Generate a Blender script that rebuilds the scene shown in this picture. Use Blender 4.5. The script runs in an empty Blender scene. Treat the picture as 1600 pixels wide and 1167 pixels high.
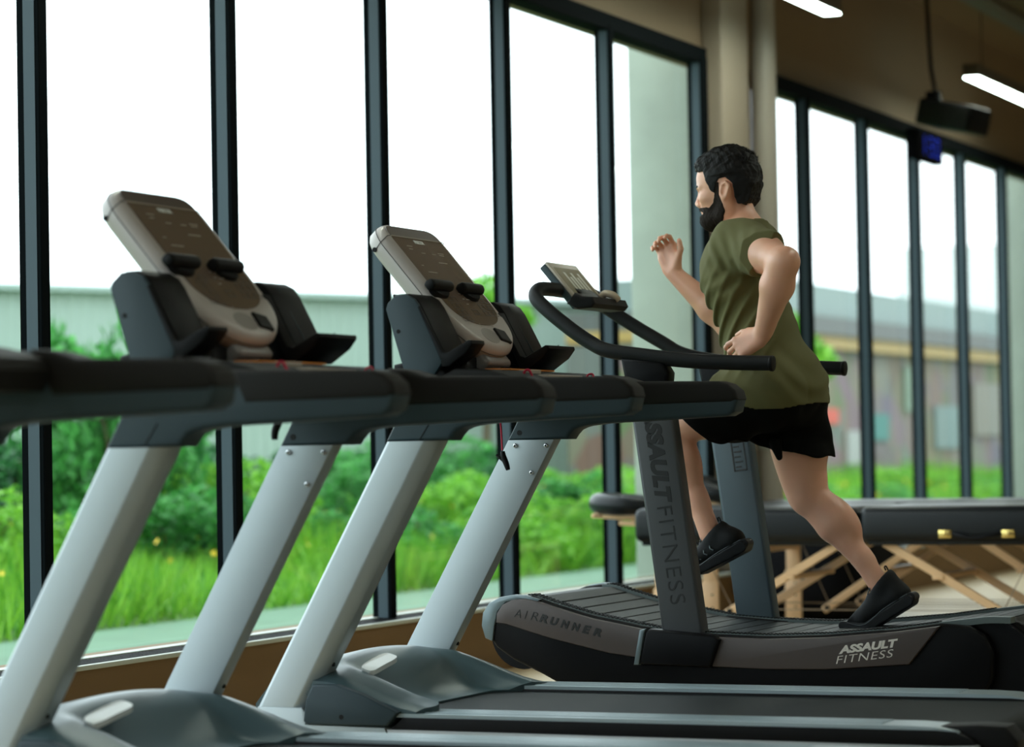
import bpy, bmesh, math, random
import numpy as np
from mathutils import Vector, Matrix
random.seed(7); np.random.seed(7)
SC = bpy.context.scene
COL = SC.collection

# ---------------------------------------------------------------- camera
FPX = 4400.0
YAW = math.atan(1925 / 4400); PITCH = 0.0266; ROLL = 0.018; CAM_H = 0.93
fw = np.array([-math.sin(YAW) * math.cos(PITCH), math.cos(YAW) * math.cos(PITCH), math.sin(PITCH)])
r0 = np.array([math.cos(YAW), math.sin(YAW), 0.0]); u0 = np.cross(r0, fw)
rt = math.cos(ROLL) * r0 - math.sin(ROLL) * u0
up = math.sin(ROLL) * r0 + math.cos(ROLL) * u0
cam_d = bpy.data.cameras.new('camera'); cam = bpy.data.objects.new('camera', cam_d); COL.objects.link(cam)
cam.matrix_world = Matrix(((rt[0], up[0], -fw[0], 0), (rt[1], up[1], -fw[1], 0), (rt[2], up[2], -fw[2], CAM_H), (0, 0, 0, 1)))
cam_d.sensor_fit = 'HORIZONTAL'; cam_d.sensor_width = 36; cam_d.lens = FPX * 36 / 1600
cam_d.clip_end = 400
cam_d.dof.use_dof = True; cam_d.dof.focus_distance = 8.7; cam_d.dof.aperture_fstop = 2.5
SC.camera = cam

# ---------------------------------------------------------------- world, daylight, exposure
W = bpy.data.worlds.new('overcast_sky'); SC.world = W; W.use_nodes = True
nt = W.node_tree; bg = nt.nodes['Background']
tc = nt.nodes.new('ShaderNodeTexCoord'); nz = nt.nodes.new('ShaderNodeTexNoise'); nz.inputs['Scale'].default_value = 1.6
cr = nt.nodes.new('ShaderNodeValToRGB')
cr.color_ramp.elements[0].position = .35; cr.color_ramp.elements[0].color = (.78, .92, 1.0, 1)
cr.color_ramp.elements[1].position = .65; cr.color_ramp.elements[1].color = (.93, .99, 1.0, 1)
nt.links.new(tc.outputs['Generated'], nz.inputs['Vector']); nt.links.new(nz.outputs['Fac'], cr.inputs['Fac'])
nt.links.new(cr.outputs['Color'], bg.inputs['Color']); bg.inputs['Strength'].default_value = 2.8
SC.view_settings.view_transform = 'Standard'; SC.view_settings.look = 'None'
SC.view_settings.exposure = 0.35; SC.view_settings.gamma = 1.0; SC.view_settings.use_curve_mapping = False
SC.cycles.max_bounces = 7; SC.cycles.diffuse_bounces = 3; SC.cycles.glossy_bounces = 3
SC.cycles.transparent_max_bounces = 24; SC.cycles.transmission_bounces = 6
SC.cycles.caustics_reflective = False; SC.cycles.caustics_refractive = False
SC.cycles.sample_clamp_indirect = 6.0
WX = -5.0                                     # plane of the window wall

def portal(y0, y1, z0, z1):
    l = bpy.data.lights.new('window_portal', 'AREA'); l.shape = 'RECTANGLE'; l.size = y1 - y0; l.size_y = z1 - z0
    l.cycles.is_portal = True
    o = bpy.data.objects.new('window_portal', l); COL.objects.link(o)
    # the lamp's -Z has to look into the room (+X)
    o.matrix_world = Matrix(((0, 0, -1, WX - .12), (1, 0, 0, (y0 + y1) / 2), (0, -1, 0, (z0 + z1) / 2), (0, 0, 0, 1)))
portal(-4.6, 13.8, .27, 2.92)
portal(15.1, 25.0, .27, 2.92)

# ---------------------------------------------------------------- materials
MATS = {}
def mat(name, col, rough=.5, metal=0.0, bump=0.0, bscale=200.0, vary=0.0, vscale=4.0, spec=.5, emit=None, es=0.0, coat=0.0, sss=0.0):
    if name in MATS: return MATS[name]
    m = bpy.data.materials.new(name); m.use_nodes = True; t = m.node_tree; b = t.nodes['Principled BSDF']
    b.inputs['Base Color'].default_value = (*col, 1); b.inputs['Roughness'].default_value = rough
    b.inputs['Metallic'].default_value = metal; b.inputs['Specular IOR Level'].default_value = spec
    b.inputs['Coat Weight'].default_value = coat
    if sss:
        b.inputs['Subsurface Weight'].default_value = sss; b.inputs['Subsurface Radius'].default_value = (.012, .004, .002)
    if emit:
        b.inputs['Emission Color'].default_value = (*emit, 1); b.inputs['Emission Strength'].default_value = es
    if bump or vary:
        co = t.nodes.new('ShaderNodeTexCoord')
    if bump:
        n = t.nodes.new('ShaderNodeTexNoise'); n.inputs['Scale'].default_value = bscale; n.inputs['Detail'].default_value = 3
        bp = t.nodes.new('ShaderNodeBump'); bp.inputs['Strength'].default_value = bump; bp.inputs['Distance'].default_value = .002
        t.links.new(co.outputs['Object'], n.inputs['Vector']); t.links.new(n.outputs['Fac'], bp.inputs['Height'])
        t.links.new(bp.outputs['Normal'], b.inputs['Normal'])
    if vary:
        n = t.nodes.new('ShaderNodeTexNoise'); n.inputs['Scale'].default_value = vscale; n.inputs['Detail'].default_value = 4
        mx = t.nodes.new('ShaderNodeMix'); mx.data_type = 'RGBA'
        mx.inputs[6].default_value = (*[c * (1 - vary) for c in col], 1); mx.inputs[7].default_value = (*[min(1, c * (1 + vary)) for c in col], 1)
        t.links.new(co.outputs['Object'], n.inputs['Vector']); t.links.new(n.outputs['Fac'], mx.inputs[0])
        t.links.new(mx.outputs[2], b.inputs['Base Color'])
    MATS[name] = m
    return m

SILVER = mat('silver_paint', (.46, .52, .55), .38, .25, bump=.05, bscale=900)
DKPLAST = mat('slate_plastic', (.028, .048, .060), .5, bump=.08, bscale=1200, spec=.3)
BLKPLAST = mat('black_plastic', (.008, .008, .009), .5, bump=.1, bscale=1500, spec=.12)
GRIPM = mat('grip_rubber', (.014, .013, .012), .6, bump=.25, bscale=1800, spec=.15)
SHELL = mat('console_shell', (.50, .45, .43), .36, spec=.6)
SHELLTOP = mat('console_top_shell', (.10, .07, .06), .35)
PANEL = mat('console_panel', (.17, .12, .095), .16, coat=.3)
PANELMK = mat('panel_marking', (.42, .36, .30), .5)
PANELDK = mat('panel_key_outline', (.02, .015, .015), .5)
STEEL = mat('bolt_steel', (.75, .76, .77), .22, .95)
BELT = mat('running_belt', (.008, .0115, .0125), .6, bump=.3, bscale=700, vary=.15, vscale=30, spec=.14)
SKIRT = mat('side_skirt', (.42, .44, .46), .4, .1)
ALU = mat('rail_aluminium', (.42, .50, .53), .32, .5)
HOODM = mat('motor_cover', (.055, .095, .108), .36, .1, spec=.6)
WHITEM = mat('white_insert', (.85, .88, .88), .3)
REDM = mat('red_cord', (.55, .01, .05), .5)
ORANGE = mat('orange_strip', (.85, .28, .05), .4)
BLACKM = mat('deep_black', (.004, .004, .004), .5, spec=.2)
FRAMEM = mat('window_frame', (.004, .006, .007), .8, spec=.03)
FRAMEST = mat('window_frame_stripe', (.05, .08, .10), .4, spec=.3)
WALLM = mat('tan_wall', (.27, .19, .115), .8, vary=.06, vscale=1.5)
WALLLOW = mat('brown_wall_panel', (.20, .115, .045), .7, vary=.12, vscale=2.0)
CEILM = mat('ceiling_paint', (.21, .15, .082), .85, vary=.08)
SILLM = mat('sill_paint', (.50, .54, .48), .45)
COLM = mat('column_paint', (.40, .34, .26), .6)

# ---------------------------------------------------------------- mesh helpers
ORG = Vector((0, 0, 0))                      # geometry is written in room coordinates, stored relative to the thing
def finish(bm, name, m, parent=None, smooth=35, kind=None):
    me = bpy.data.meshes.new(name)
    bmesh.ops.recalc_face_normals(bm, faces=bm.faces[:])
    bm.to_mesh(me); bm.free()
    return link(me, name, m, parent, smooth, kind)

def link(me, name, m, parent=None, smooth=35, kind=None):
    me.transform(Matrix.Translation(-ORG))
    if smooth:
        me.shade_smooth()
        try: me.set_sharp_from_angle(angle=math.radians(smooth))
        except Exception: pass
    for q in (m if isinstance(m, (list, tuple)) else [m]): me.materials.append(q)
    o = bpy.data.objects.new(name, me); COL.objects.link(o)
    if parent is not None: o.parent = parent
    else: o.location = ORG
    if kind: o['kind'] = kind
    return o

def root(name, loc, label, cat, group=None):
    global ORG
    ORG = Vector(loc)
    o = bpy.data.objects.new(name, None); COL.objects.link(o); o.location = loc; o.empty_display_size = .1
    o['label'] = label; o['category'] = cat
    if group: o['group'] = group
    return o

def tag(o, label, cat, group=None, kind=None):
    o['label'] = label; o['category'] = cat
    if group: o['group'] = group
    if kind: o['kind'] = kind
    return o

def setorg(*p):
    global ORG
    ORG = Vector(p)

def prism(bm, pts, y0, y1, bevel=0.0, seg=2):
    """outline in (x, z) extruded along y"""
    t = bmesh.new()
    a = [t.verts.new((p[0], y0, p[1])) for p in pts]; b = [t.verts.new((p[0], y1, p[1])) for p in pts]
    n = len(pts)
    t.faces.new(a); t.faces.new(b[::-1])
    for i in range(n): t.faces.new((a[i], b[i], b[(i + 1) % n], a[(i + 1) % n]))
    bmesh.ops.recalc_face_normals(t, faces=t.faces[:])
    if bevel:
        es = [e for e in t.edges if abs(e.verts[0].co.y - e.verts[1].co.y) < 1e-7]
        bmesh.ops.bevel(t, geom=es, offset=bevel, segments=seg, profile=.5, affect='EDGES', clamp_overlap=True)
    merge(bm, t)

def merge(bm, t, M=None):
    me = bpy.data.meshes.new('tmp'); t.to_mesh(me); t.free()
    if M is not None: me.transform(M)
    bm.from_mesh(me); bpy.data.meshes.remove(me)

def box(bm, x0, x1, y0, y1, z0, z1, bevel=0.0, seg=2, M=None):
    t = bmesh.new()
    bmesh.ops.create_cube(t, size=1, matrix=Matrix.Translation(((x0 + x1) / 2, (y0 + y1) / 2, (z0 + z1) / 2)) @ Matrix.Diagonal((x1 - x0, y1 - y0, z1 - z0, 1)))
    if bevel: bmesh.ops.bevel(t, geom=t.edges[:], offset=bevel, segments=seg, profile=.5, affect='EDGES', clamp_overlap=True)
    merge(bm, t, M)

def cyl(bm, a, b, r, r2=None, n=20, bevel=0.0):
    a = Vector(a); b = Vector(b); d = b - a; t = bmesh.new()
    M = Matrix.Translation((a + b) / 2) @ d.to_track_quat('Z', 'Y').to_matrix().to_4x4()
    bmesh.ops.create_cone(t, cap_ends=True, segments=n, radius1=r, radius2=r if r2 is None else r2, depth=d.length)
    if bevel:
        es = [e for e in t.edges if abs(e.verts[0].co.z - e.verts[1].co.z) < 1e-7]
        bmesh.ops.bevel(t, geom=es, offset=bevel, segments=3, profile=.5, affect='EDGES', clamp_overlap=True)
    merge(bm, t, M)

def sphere(bm, c, r, sx=1, sy=1, sz=1, n=16, M=None):
    t = bmesh.new(); bmesh.ops.create_uvsphere(t, u_segments=n, v_segments=n // 2 + 2, radius=r)
    K = Matrix.Translation(c) @ (M if M is not None else Matrix.Identity(4)) @ Matrix.Diagonal((sx, sy, sz, 1))
    merge(bm, t, K)

def catmull(pts, k=8, closed=False):
    P = [Vector(p) for p in pts]; n = len(P); out = []
    rng = range(n if closed else n - 1)
    for i in rng:
        if closed: p0, p1, p2, p3 = P[(i - 1) % n], P[i], P[(i + 1) % n], P[(i + 2) % n]
        else: p0, p1, p2, p3 = P[max(i - 1, 0)], P[i], P[i + 1], P[min(i + 2, n - 1)]
        for j in range(k):
            t = j / k
            out.append(.5 * ((2 * p1) + (p2 - p0) * t + (2 * p0 - 5 * p1 + 4 * p2 - p3) * t * t + (3 * p1 - p0 - 3 * p2 + p3) * t ** 3))
    if not closed: out.append(P[-1].copy())
    return out

def tube(bm, pts, r, n=12, closed=False, caps=True):
    """round tube along a polyline; r may be a list"""
    P = [Vector(p) for p in pts]; N = len(P); rings = []
    rr = r if isinstance(r, (list, tuple)) else [r] * N
    ref = None
    for i in range(N):
        if closed: d = P[(i + 1) % N] - P[i - 1]
        else: d = P[min(i + 1, N - 1)] - P[max(i - 1, 0)]
        d.normalize()
        if ref is None:
            ref = Vector((0, 0, 1)) if abs(d.z) < .9 else Vector((1, 0, 0))
        s = d.cross(ref); s.normalize(); u = s.cross(d); ref = u
        rings.append([bm.verts.new(P[i] + (s * math.cos(2 * math.pi * j / n) + u * math.sin(2 * math.pi * j / n)) * rr[i]) for j in range(n)])
    for i in range(N if closed else N - 1):
        A, B = rings[i], rings[(i + 1) % N]
        for j in range(n): bm.faces.new((A[j], A[(j + 1) % n], B[(j + 1) % n], B[j]))
    if caps and not closed:
        bm.faces.new(rings[0][::-1]); bm.faces.new(rings[-1])

def shape_bm(pts, thick, M):
    """closed outline in local (u, v) extruded by thick along local w, placed by M"""
    t = bmesh.new()
    a = [t.verts.new((p[0], p[1], 0)) for p in pts]; b = [t.verts.new((p[0], p[1], thick)) for p in pts]
    n = len(pts); t.faces.new(a[::-1]); t.faces.new(b)
    for i in range(n): t.faces.new((a[i], a[(i + 1) % n], b[(i + 1) % n], b[i]))
    t.transform(M)
    return t

def np_mesh(name, V, F):
    V = np.asarray(V, np.float32); F = np.asarray(F, np.int32); me = bpy.data.meshes.new(name)
    k = F.shape[1]
    me.vertices.add(len(V)); me.vertices.foreach_set('co', V.ravel())
    me.loops.add(F.size); me.loops.foreach_set('vertex_index', F.ravel())
    me.polygons.add(len(F)); me.polygons.foreach_set('loop_start', np.arange(0, F.size, k, dtype=np.int32))
    me.polygons.foreach_set('loop_total', np.full(len(F), k, np.int32))
    me.update(); me.validate()
    return me

def text_mesh(body, size, M, bold=0.0, shear=0.0, depth=.0008, space=1.0, width=1.0):
    cu = bpy.data.curves.new('lettering', 'FONT'); cu.body = body; cu.size = size; cu.shear = shear; cu.offset = bold
    cu.extrude = depth; cu.space_character = space; cu.align_x = 'CENTER'; cu.align_y = 'CENTER'; cu.resolution_u = 4
    ob = bpy.data.objects.new('lettering', cu); COL.objects.link(ob)
    bpy.context.view_layer.update()
    me = bpy.data.meshes.new_from_object(ob.evaluated_get(bpy.context.evaluated_depsgraph_get()))
    bpy.data.objects.remove(ob); bpy.data.curves.remove(cu)
    me.materials.clear()
    me.transform(M @ Matrix.Diagonal((width, 1, 1, 1)))
    return me

def copy_tree(o, parent=None):
    c = o.copy(); COL.objects.link(c); c.parent = parent
    for ch in list(o.children): copy_tree(ch, c)
    return c

# ---------------------------------------------------------------- the room
def struct(name, bm, m, smooth=0): 
    setorg(0, 0, 0)
    return finish(bm, name, m, None, smooth, 'structure')

fl = mat('floor_boards', (.52, .40, .23), .45, vary=.08, vscale=1.2)
bm = bmesh.new(); box(bm, -5.3, 7, -5, 26, -.1, 0); struct('floor', bm, fl)
bm = bmesh.new(); box(bm, -5.3, 7, -5, 26, 3.84, 3.95); struct('ceiling', bm, CEILM)
# window wall: strips round two window openings
bm = bmesh.new()
box(bm, -5.22, WX, -5, 26, 2.98, 3.84)
box(bm, -5.03, WX, 13.87, 14.80, .27, 2.98)
box(bm, -5.22, WX, -5, -4.7, .27, 2.98)
box(bm, -5.22, WX, 25.1, 26, .27, 2.98)
struct('wall_left', bm, WALLM)
bm = bmesh.new(); box(bm, -5.22, -4.815, -5, 26, 0, .255); struct('baseboard_left', bm, WALLLOW)
DKW = mat('dark_brown_wall', (.07, .05, .035), .8)
bm = bmesh.new(); box(bm, 7, 7.2, -5, 26, 0, 3.84); struct('wall_right', bm, DKW)
bm = bmesh.new(); box(bm, -5.3, 7.2, 26, 26.2, 0, 3.84); struct('wall_back', bm, WALLM)
bm = bmesh.new(); box(bm, -5.3, 7.2, -5.2, -5, 0, 3.84); struct('wall_front', bm, DKW)
# sill with a ventilation grille let into it
bm = bmesh.new()
box(bm, -5.03, -4.975, -4.7, 25.1, .255, .272, .003)
box(bm, -4.825, -4.80, -4.7, 25.1, .256, .272, .003)
box(bm, -4.98, -4.82, -4.7, 25.1, .2, .245)
struct('trim_1', bm, SILLM)
bm = bmesh.new()
y = 5.0
while y < 25:
    box(bm, -4.976, -4.824, y, y + .006, .25, .268, M=None); y += .022
for x in (-4.95, -4.92, -4.89, -4.86):
    box(bm, x, x + .008, 5, 25, .250, .2655)
g = struct('trim_2', bm, BLKPLAST)

GLASS = bpy.data.materials.new('window_glass'); GLASS.use_nodes = True; t = GLASS.node_tree
for n in list(t.nodes): t.nodes.remove(n)
out = t.nodes.new('ShaderNodeOutputMaterial'); mx = t.nodes.new('ShaderNodeMixShader'); tr = t.nodes.new('ShaderNodeBsdfTransparent')
gl = t.nodes.new('ShaderNodeBsdfGlossy'); lw = t.nodes.new('ShaderNodeLayerWeight'); lw.inputs['Blend'].default_value = .5
pw = t.nodes.new('ShaderNodeMath'); pw.operation = 'POWER'; pw.inputs[1].default_value = 5
fr = t.nodes.new('ShaderNodeMath'); fr.operation = 'MULTIPLY_ADD'; fr.inputs[1].default_value = .5; fr.inputs[2].default_value = .022
t.links.new(lw.outputs['Facing'], pw.inputs[0]); t.links.new(pw.outputs[0], fr.inputs[0])
tr.inputs['Color'].default_value = (.965, .99, .98, 1); gl.inputs['Roughness'].default_value = .01
t.links.new(fr.outputs[0], mx.inputs[0]); t.links.new(tr.outputs[0], mx.inputs[1]); t.links.new(gl.outputs[0], mx.inputs[2]); t.links.new(mx.outputs[0], out.inputs[0])

def window(name, y0, y1, mulls):
    setorg(0, 0, 0)
    bm = bmesh.new()
    def mull(y, w=.05):
        box(bm, -5.0, -4.955, y, y + w - .003, .268, 2.95, .002, 1)
        box(bm, -4.955, -4.917, y, y + w, .268, 2.95, .003, 1)
    for y in mulls: mull(y)
    mull(y0, .09); mull(y1 - .09, .09)
    box(bm, -5.02, -4.92, y0, y1, 2.92, 3.0, .004, 1)
    w = finish(bm, name, FRAMEM, None, 0, 'structure')
    bm = bmesh.new()
    for y in list(mulls) + [y0, y1 - .09]:
        box(bm, -4.974, -4.932, y - .002, y - .0002, .27, 2.93)  # paler strip along the near side of each mullion
    finish(bm, 'frame_stripe', FRAMEST, w, 0)
    ys = sorted(list(mulls) + [y0, y1])
    for a, b in zip(ys[:-1], ys[1:]):
        bm = bmesh.new(); box(bm, -5.003, -4.997, a + .03, b + .01, .27, 2.94)
        finish(bm, 'pane', GLASS, w, 0)
    return w
m0 = 7.546
window('window_1', -4.7, 13.86, [m0 + 1.2325 * k for k in range(-9, 5)])
window('window_2', 14.80, 25.1, [15.571 + 1.187 * k for k in range(0, 8)])

# column and round pipe between the windows
bm = bmesh.new(); box(bm, -5.0, -4.885, 14.0, 14.43, 0, 3.84, .012, 3); struct('trim_3', bm, COLM, 30)
setorg(-4.87, 14.64, 0)
bm = bmesh.new(); cyl(bm, (-4.87, 14.64, 0), (-4.87, 14.64, 3.83), .068, n=32)
pr = finish(bm, 'pipe', mat('pipe_paint', (.46, .42, .35), .4))
tag(pr, 'cream floor-to-ceiling round pipe on the wall between the two rows of windows', 'pipe')
for z in (2.05, .9):
    bm = bmesh.new(); cyl(bm, (-4.87, 14.64, z), (-4.87, 14.64, z + .03), .074, n=32); finish(bm, 'pipe_clamp', SILLM, pr)
# ceiling cable tray
setorg(-4.32, 5, 3.6)
bm = bmesh.new(); box(bm, -4.30, -4.15, -4.5, 25.8, 3.60, 3.66, .004)
ct = finish(bm, 'cable_tray', mat('tray_metal', (.07, .06, .035), .5))
tag(ct, 'long dark cable tray running under the ceiling above the pendant lamps', 'cable tray')
for k in range(6):
    bm = bmesh.new(); cyl(bm, (-4.225, -3 + 5.4 * k, 3.65), (-4.225, -3 + 5.4 * k, 3.84), .008, n=8); finish(bm, 'hanger', BLKPLAST, ct)

# ---------------------------------------------------------------- pendant lamps
LAMPE = mat('lamp_diffuser', (.9, .95, .9), .5, emit=(.80, 1.0, .90), es=14)
LAMPB = mat('lamp_body', (.10, .08, .06), .4)
def lamp(x, y0, L, label):
    r_ = root('pendant_lamp', (x, y0, 3.2), label, 'lamp', 'linear pendant lamps in rows under the ceiling')
    bm = bmesh.new(); box(bm, x - .05, x + .05, y0, y0 + L, 3.205, 3.285, .004); finish(bm, 'lamp_body', LAMPB, r_)
    bm = bmesh.new(); box(bm, x - .046, x + .046, y0 + .015, y0 + L - .015, 3.197, 3.206); finish(bm, 'diffuser', LAMPE, r_)
    for y in (y0 + .3, y0 + L - .3):
        bm = bmesh.new(); cyl(bm, (x, y, 3.28), (x, y, 3.84), .003, n=6); finish(bm, 'suspension_wire', BLKPLAST, r_)
    l = bpy.data.lights.new('lamp_light', 'AREA'); l.shape = 'RECTANGLE'; l.size = .09; l.size_y = L - .05
    l.energy = 6; l.color = (1.0, .90, .74); l.spread = math.radians(170)
    o = bpy.data.objects.new('lamp_light', l); COL.objects.link(o); o.parent = r_; o.location = (0, L / 2, -.012)
    return r_
lamp(-4.38, 11.9, 2.45, 'pendant lamp above the cream pipe, cut by the top edge of the photo')
lamp(-4.38, 17.25, 2.45, 'pendant lamp hanging beside the black speaker at the right edge')
for x, rw in ((-1.6, 'the near row'), (1.8, 'the middle row'), (5.0, 'the far row')):  # unseen rows, added to light the room and reflect in the panes
    for y0, pl in ((-2.5, 'behind the camera'), (2.9, 'beside the camera'), (8.3, 'level with the curved treadmill'), (13.7, 'level with the cream pipe'), (19.1, 'at the far end')):
        a = lamp(x, y0, 2.45, 'added pendant lamp of %s inside the room, %s' % (rw, pl)); a['group'] = 'pendant lamps added in mid-room to light it and reflect in the glass'
for y0, pl in ((1.1, 'beside the camera'), (6.5, 'over the belt treadmills')):
    a = lamp(-4.38, y0, 2.45, 'pendant lamp close to the windows, above the frame, %s' % pl); a['group'] = 'linear pendant lamps above the frame'

# ---------------------------------------------------------------- speaker and clock display
r_ = root('speaker', (-4.56, 17.5, 2.98), 'black loudspeaker hanging from the ceiling above the second row of windows', 'speaker')
Ms = Matrix.Translation((-4.56, 17.5, 2.985)) @ Matrix.Rotation(math.radians(14), 4, 'Y') @ Matrix.Rotation(math.radians(-20), 4, 'Z')
bm = bmesh.new(); box(bm, -.21, .21, -.12, .12, -.085, .085, .02, 3, Ms); finish(bm, 'cabinet', BLKPLAST, r_)
bm = bmesh.new(); box(bm, -.19, .19, -.127, -.119, -.07, .07, .003, 1, Ms); finish(bm, 'grille', mat('speaker_cloth', (.01, .01, .01), .9, bump=.5, bscale=900), r_)
bm = bmesh.new(); tube(bm, [(-4.72, 17.5, 3.84), (-4.71, 17.5, 3.5), (-4.70, 17.5, 3.3), (-4.66, 17.5, 3.05)], .014, 10)
box(bm, -4.78, -4.66, 17.44, 17.56, 3.80, 3.84); box(bm, -4.735, -4.64, 17.485, 17.515, 3.02, 3.16, .004); finish(bm, 'bracket', BLKPLAST, r_)

r_ = root('clock_display', (-4.83, 17.92, 2.76), 'black electronic clock with blue digits on the window frame below the speaker', 'clock')
bm = bmesh.new(); box(bm, -4.90, -4.83, 17.60, 18.24, 2.755, 2.945, .008); finish(bm, 'case', mat('matt_black_case', (.006, .006, .007), .95, spec=0), r_)
BLUE = mat('blue_led', (.01, .02, .12), .9, spec=0, emit=(.01, .03, .6), es=.5)
SEG = {'0': 'abcdef', '1': 'bc', '3': 'abgcd', '7': 'abc', '2': 'abged'}
def digit(ch, y, z, w, h):
    bm = bmesh.new(); t = .009; X0, X1 = -4.831, -4.8285
    S = {'a': (y, y + w, z + h - t, z + h), 'g': (y, y + w, z + h / 2 - t / 2, z + h / 2 + t / 2), 'd': (y, y + w, z, z + t),
         'f': (y, y + t, z + h / 2, z + h), 'b': (y + w - t, y + w, z + h / 2, z + h), 'e': (y, y + t, z, z + h / 2), 'c': (y + w - t, y + w, z, z + h / 2)}
    for c in SEG[ch]: a = S[c]; box(bm, X0, X1, a[0], a[1], a[2], a[3])
    finish(bm, 'digit', BLUE, r_, 0)
for ch, y in (('1', 17.70), ('3', 17.90), ('0', 18.06)): digit(ch, y, 2.79, .09, .125)
bm = bmesh.new()
for z in (2.82, 2.88): box(bm, -4.831, -4.8285, 17.84, 17.855, z, z + .015)
finish(bm, 'colon', BLUE, r_, 0)
# ---------------------------------------------------------------- belt treadmill (built at the far machine's place, then copied)
YN = 6.98; YF = 7.91; YC = (YN + YF) / 2     # outer near plane, outer far plane
TG = 'belt treadmills standing in a row along the windows'
def build_treadmill():
    R_ = root('treadmill', (-2.85, YC, 0), 'second silver belt treadmill, standing directly in front of the curved black one', 'treadmill', TG)
    fin = lambda bm, n, m, p=R_, s=35: finish(bm, n, m, p, s)
    for side in (0, 1):
        Y = (lambda d: YN + d) if side == 0 else (lambda d: YF - d)
        # upright: raked hollow section with a chamfered outer rear edge
        sec = [(.0, .012), (.012, 0), (.118, 0), (.140, .02), (.152, .035), (.152, .09), (.0, .09)]
        bm = bmesh.new(); rings = []
        for z in (.205, .955):
            x0 = -3.438 + .565 * (z - .957)
            rings.append([bm.verts.new((x0 + dx, Y(d), z)) for dx, d in sec])
        n = len(sec)
        for j in range(n): bm.faces.new((rings[0][j], rings[0][(j + 1) % n], rings[1][(j + 1) % n], rings[1][j]))
        bm.faces.new(rings[0][::-1]); bm.faces.new(rings[1])
        bmesh.ops.bevel(bm, geom=[e for e in bm.edges if abs(e.verts[0].co.z - e.verts[1].co.z) > .3], offset=.004, segments=2, profile=.5, affect='EDGES')
        post = fin(bm, 'upright', SILVER, R_, 25)
        if side == 1:                                    # bolts on the face turned to the runner
            for bx, bz, rr, mm in ((-3.413, .938, .0085, STEEL), (-3.312, .937, .0085, STEEL), (-3.361, .856, .0085, STEEL)):
                b = bmesh.new(); cyl(b, (bx, 7.822, bz), (bx, 7.812, bz), rr, rr * .72, 20, .002); bo = fin(b, 'bolt', mm, post)
                b = bmesh.new(); cyl(b, (bx, 7.813, bz), (bx, 7.8105, bz), rr * .42, n=6); fin(b, 'bolt_socket', BLACKM, post, 0)
        bx, bz = -3.75, .335
        b = bmesh.new(); cyl(b, (-3.640, Y(.05), bz), (-3.634, Y(.05), bz), .006, n=14); fin(b, 'rear_screw', BLACKM, post)
        # handrail with the cap that slips over the upright
        o = [(-3.440, .955), (-3.246, .955), (-3.236, .969), (-3.222, .983), (-3.205, .990), (-3.186, .994), (-3.13, 1.000), (-2.89, 1.008),
             (-2.735, 1.014), (-2.712, 1.026), (-2.703, 1.060), (-2.712, 1.086), (-2.735, 1.106), (-2.762, 1.114), (-3.02, 1.120),
             (-3.08, 1.138), (-3.15, 1.143), (-3.36, 1.143), (-3.46, 1.12), (-3.455, 1.075), (-3.39, 1.045)]
        if side == 0:
            o = [p for p in o if p not in ((-3.08, 1.138), (-3.15, 1.143), (-3.36, 1.143))]
            o.insert(-3, (-3.40, 1.124))
        bm = bmesh.new(); ya, yb = sorted((Y(.002), Y(.093))); prism(bm, o, ya, yb, .012, 3)
        hr = fin(bm, 'handrail', DKPLAST, R_, 40)
        # crease of the cap facet
        b = bmesh.new(); yy = Y(.001)
        tube(b, [(-3.337, yy, .956), (-3.300, yy, 1.010)], .0012, 6); fin(b, 'cap_seam', BLACKM, hr, 0)
        g = [(-3.075, 1.048), (-2.90, 1.050), (-2.72, 1.052), (-2.701, 1.062), (-2.708, 1.088), (-2.732, 1.108), (-2.762, 1.117), (-3.02, 1.123), (-3.112, 1.126)]
        if side == 1: g = g[:-1] + [(-3.075, 1.140), (-3.13, 1.146)]
        bm = bmesh.new(); prism(bm, g, ya - .004, yb + .004, .014, 4); fin(bm, 'grip', GRIPM, hr, 40)
        # cap bolt on the inner face
        b = bmesh.new(); cyl(b, (-3.399, Y(.094), .977), (-3.399, Y(.087), .977), .008, n=16); fin(b, 'cap_screw', BLACKM, hr)
        # foot casting at the base of the upright and light skirt along the deck
        bm = bmesh.new(); ya, yb = sorted((Y(-.004), Y(.11)))
        prism(bm, [(-3.885, .06), (-3.41, .06), (-3.455, .168), (-3.70, .172), (-3.700, .205), (-3.712, .218), (-3.852, .218), (-3.872, .13)], ya, yb, .006)
        fin(bm, 'foot_casting', SILVER, R_, 40)
        bm = bmesh.new(); ya, yb = sorted((Y(-.012), Y(.10)))
        prism(bm, [(-3.703, .180), (-3.695, .24), (-3.672, .283), (-3.60, .284), (-3.52, .258), (-3.41, .212), (-3.445, .172), (-3.690, .172)], ya, yb, .006, 3)
        sc = fin(bm, 'side_cover', DKPLAST, R_, 40)
        b = bmesh.new(); cyl(b, (-3.583, Y(-.013), .195), (-3.583, Y(-.006), .195), .007, n=16); fin(b, 'cover_screw', BLACKM, sc)
        bm = bmesh.new(); ya, yb = sorted((Y(0), Y(.03)))
        prism(bm, [(-3.452, .163), (-3.405, .06), (-1.83, .06), (-1.80, .075), (-1.792, .158), (-1.802, .160), (-1.88, .157), (-2.1, .158)], ya, yb, .004)
        fin(bm, 'side_skirt', SKIRT, R_, 40)
        # side rail to stand on: ribbed light top over a dark body
        bm = bmesh.new(); ya, yb = sorted((Y(.004), Y(.155)))
        dz = -.013 if side == 0 else 0
        prism(bm, [(-3.44, .165), (-3.40, .209 + dz), (-1.90, .209 + dz), (-1.85, .206 + dz), (-1.815, .19 + dz), (-1.80, .158), (-1.85, .15), (-3.44, .15)], ya, yb, .003)
        sr = fin(bm, 'side_rail', BLKPLAST, R_, 40)
        bm = bmesh.new()
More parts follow.
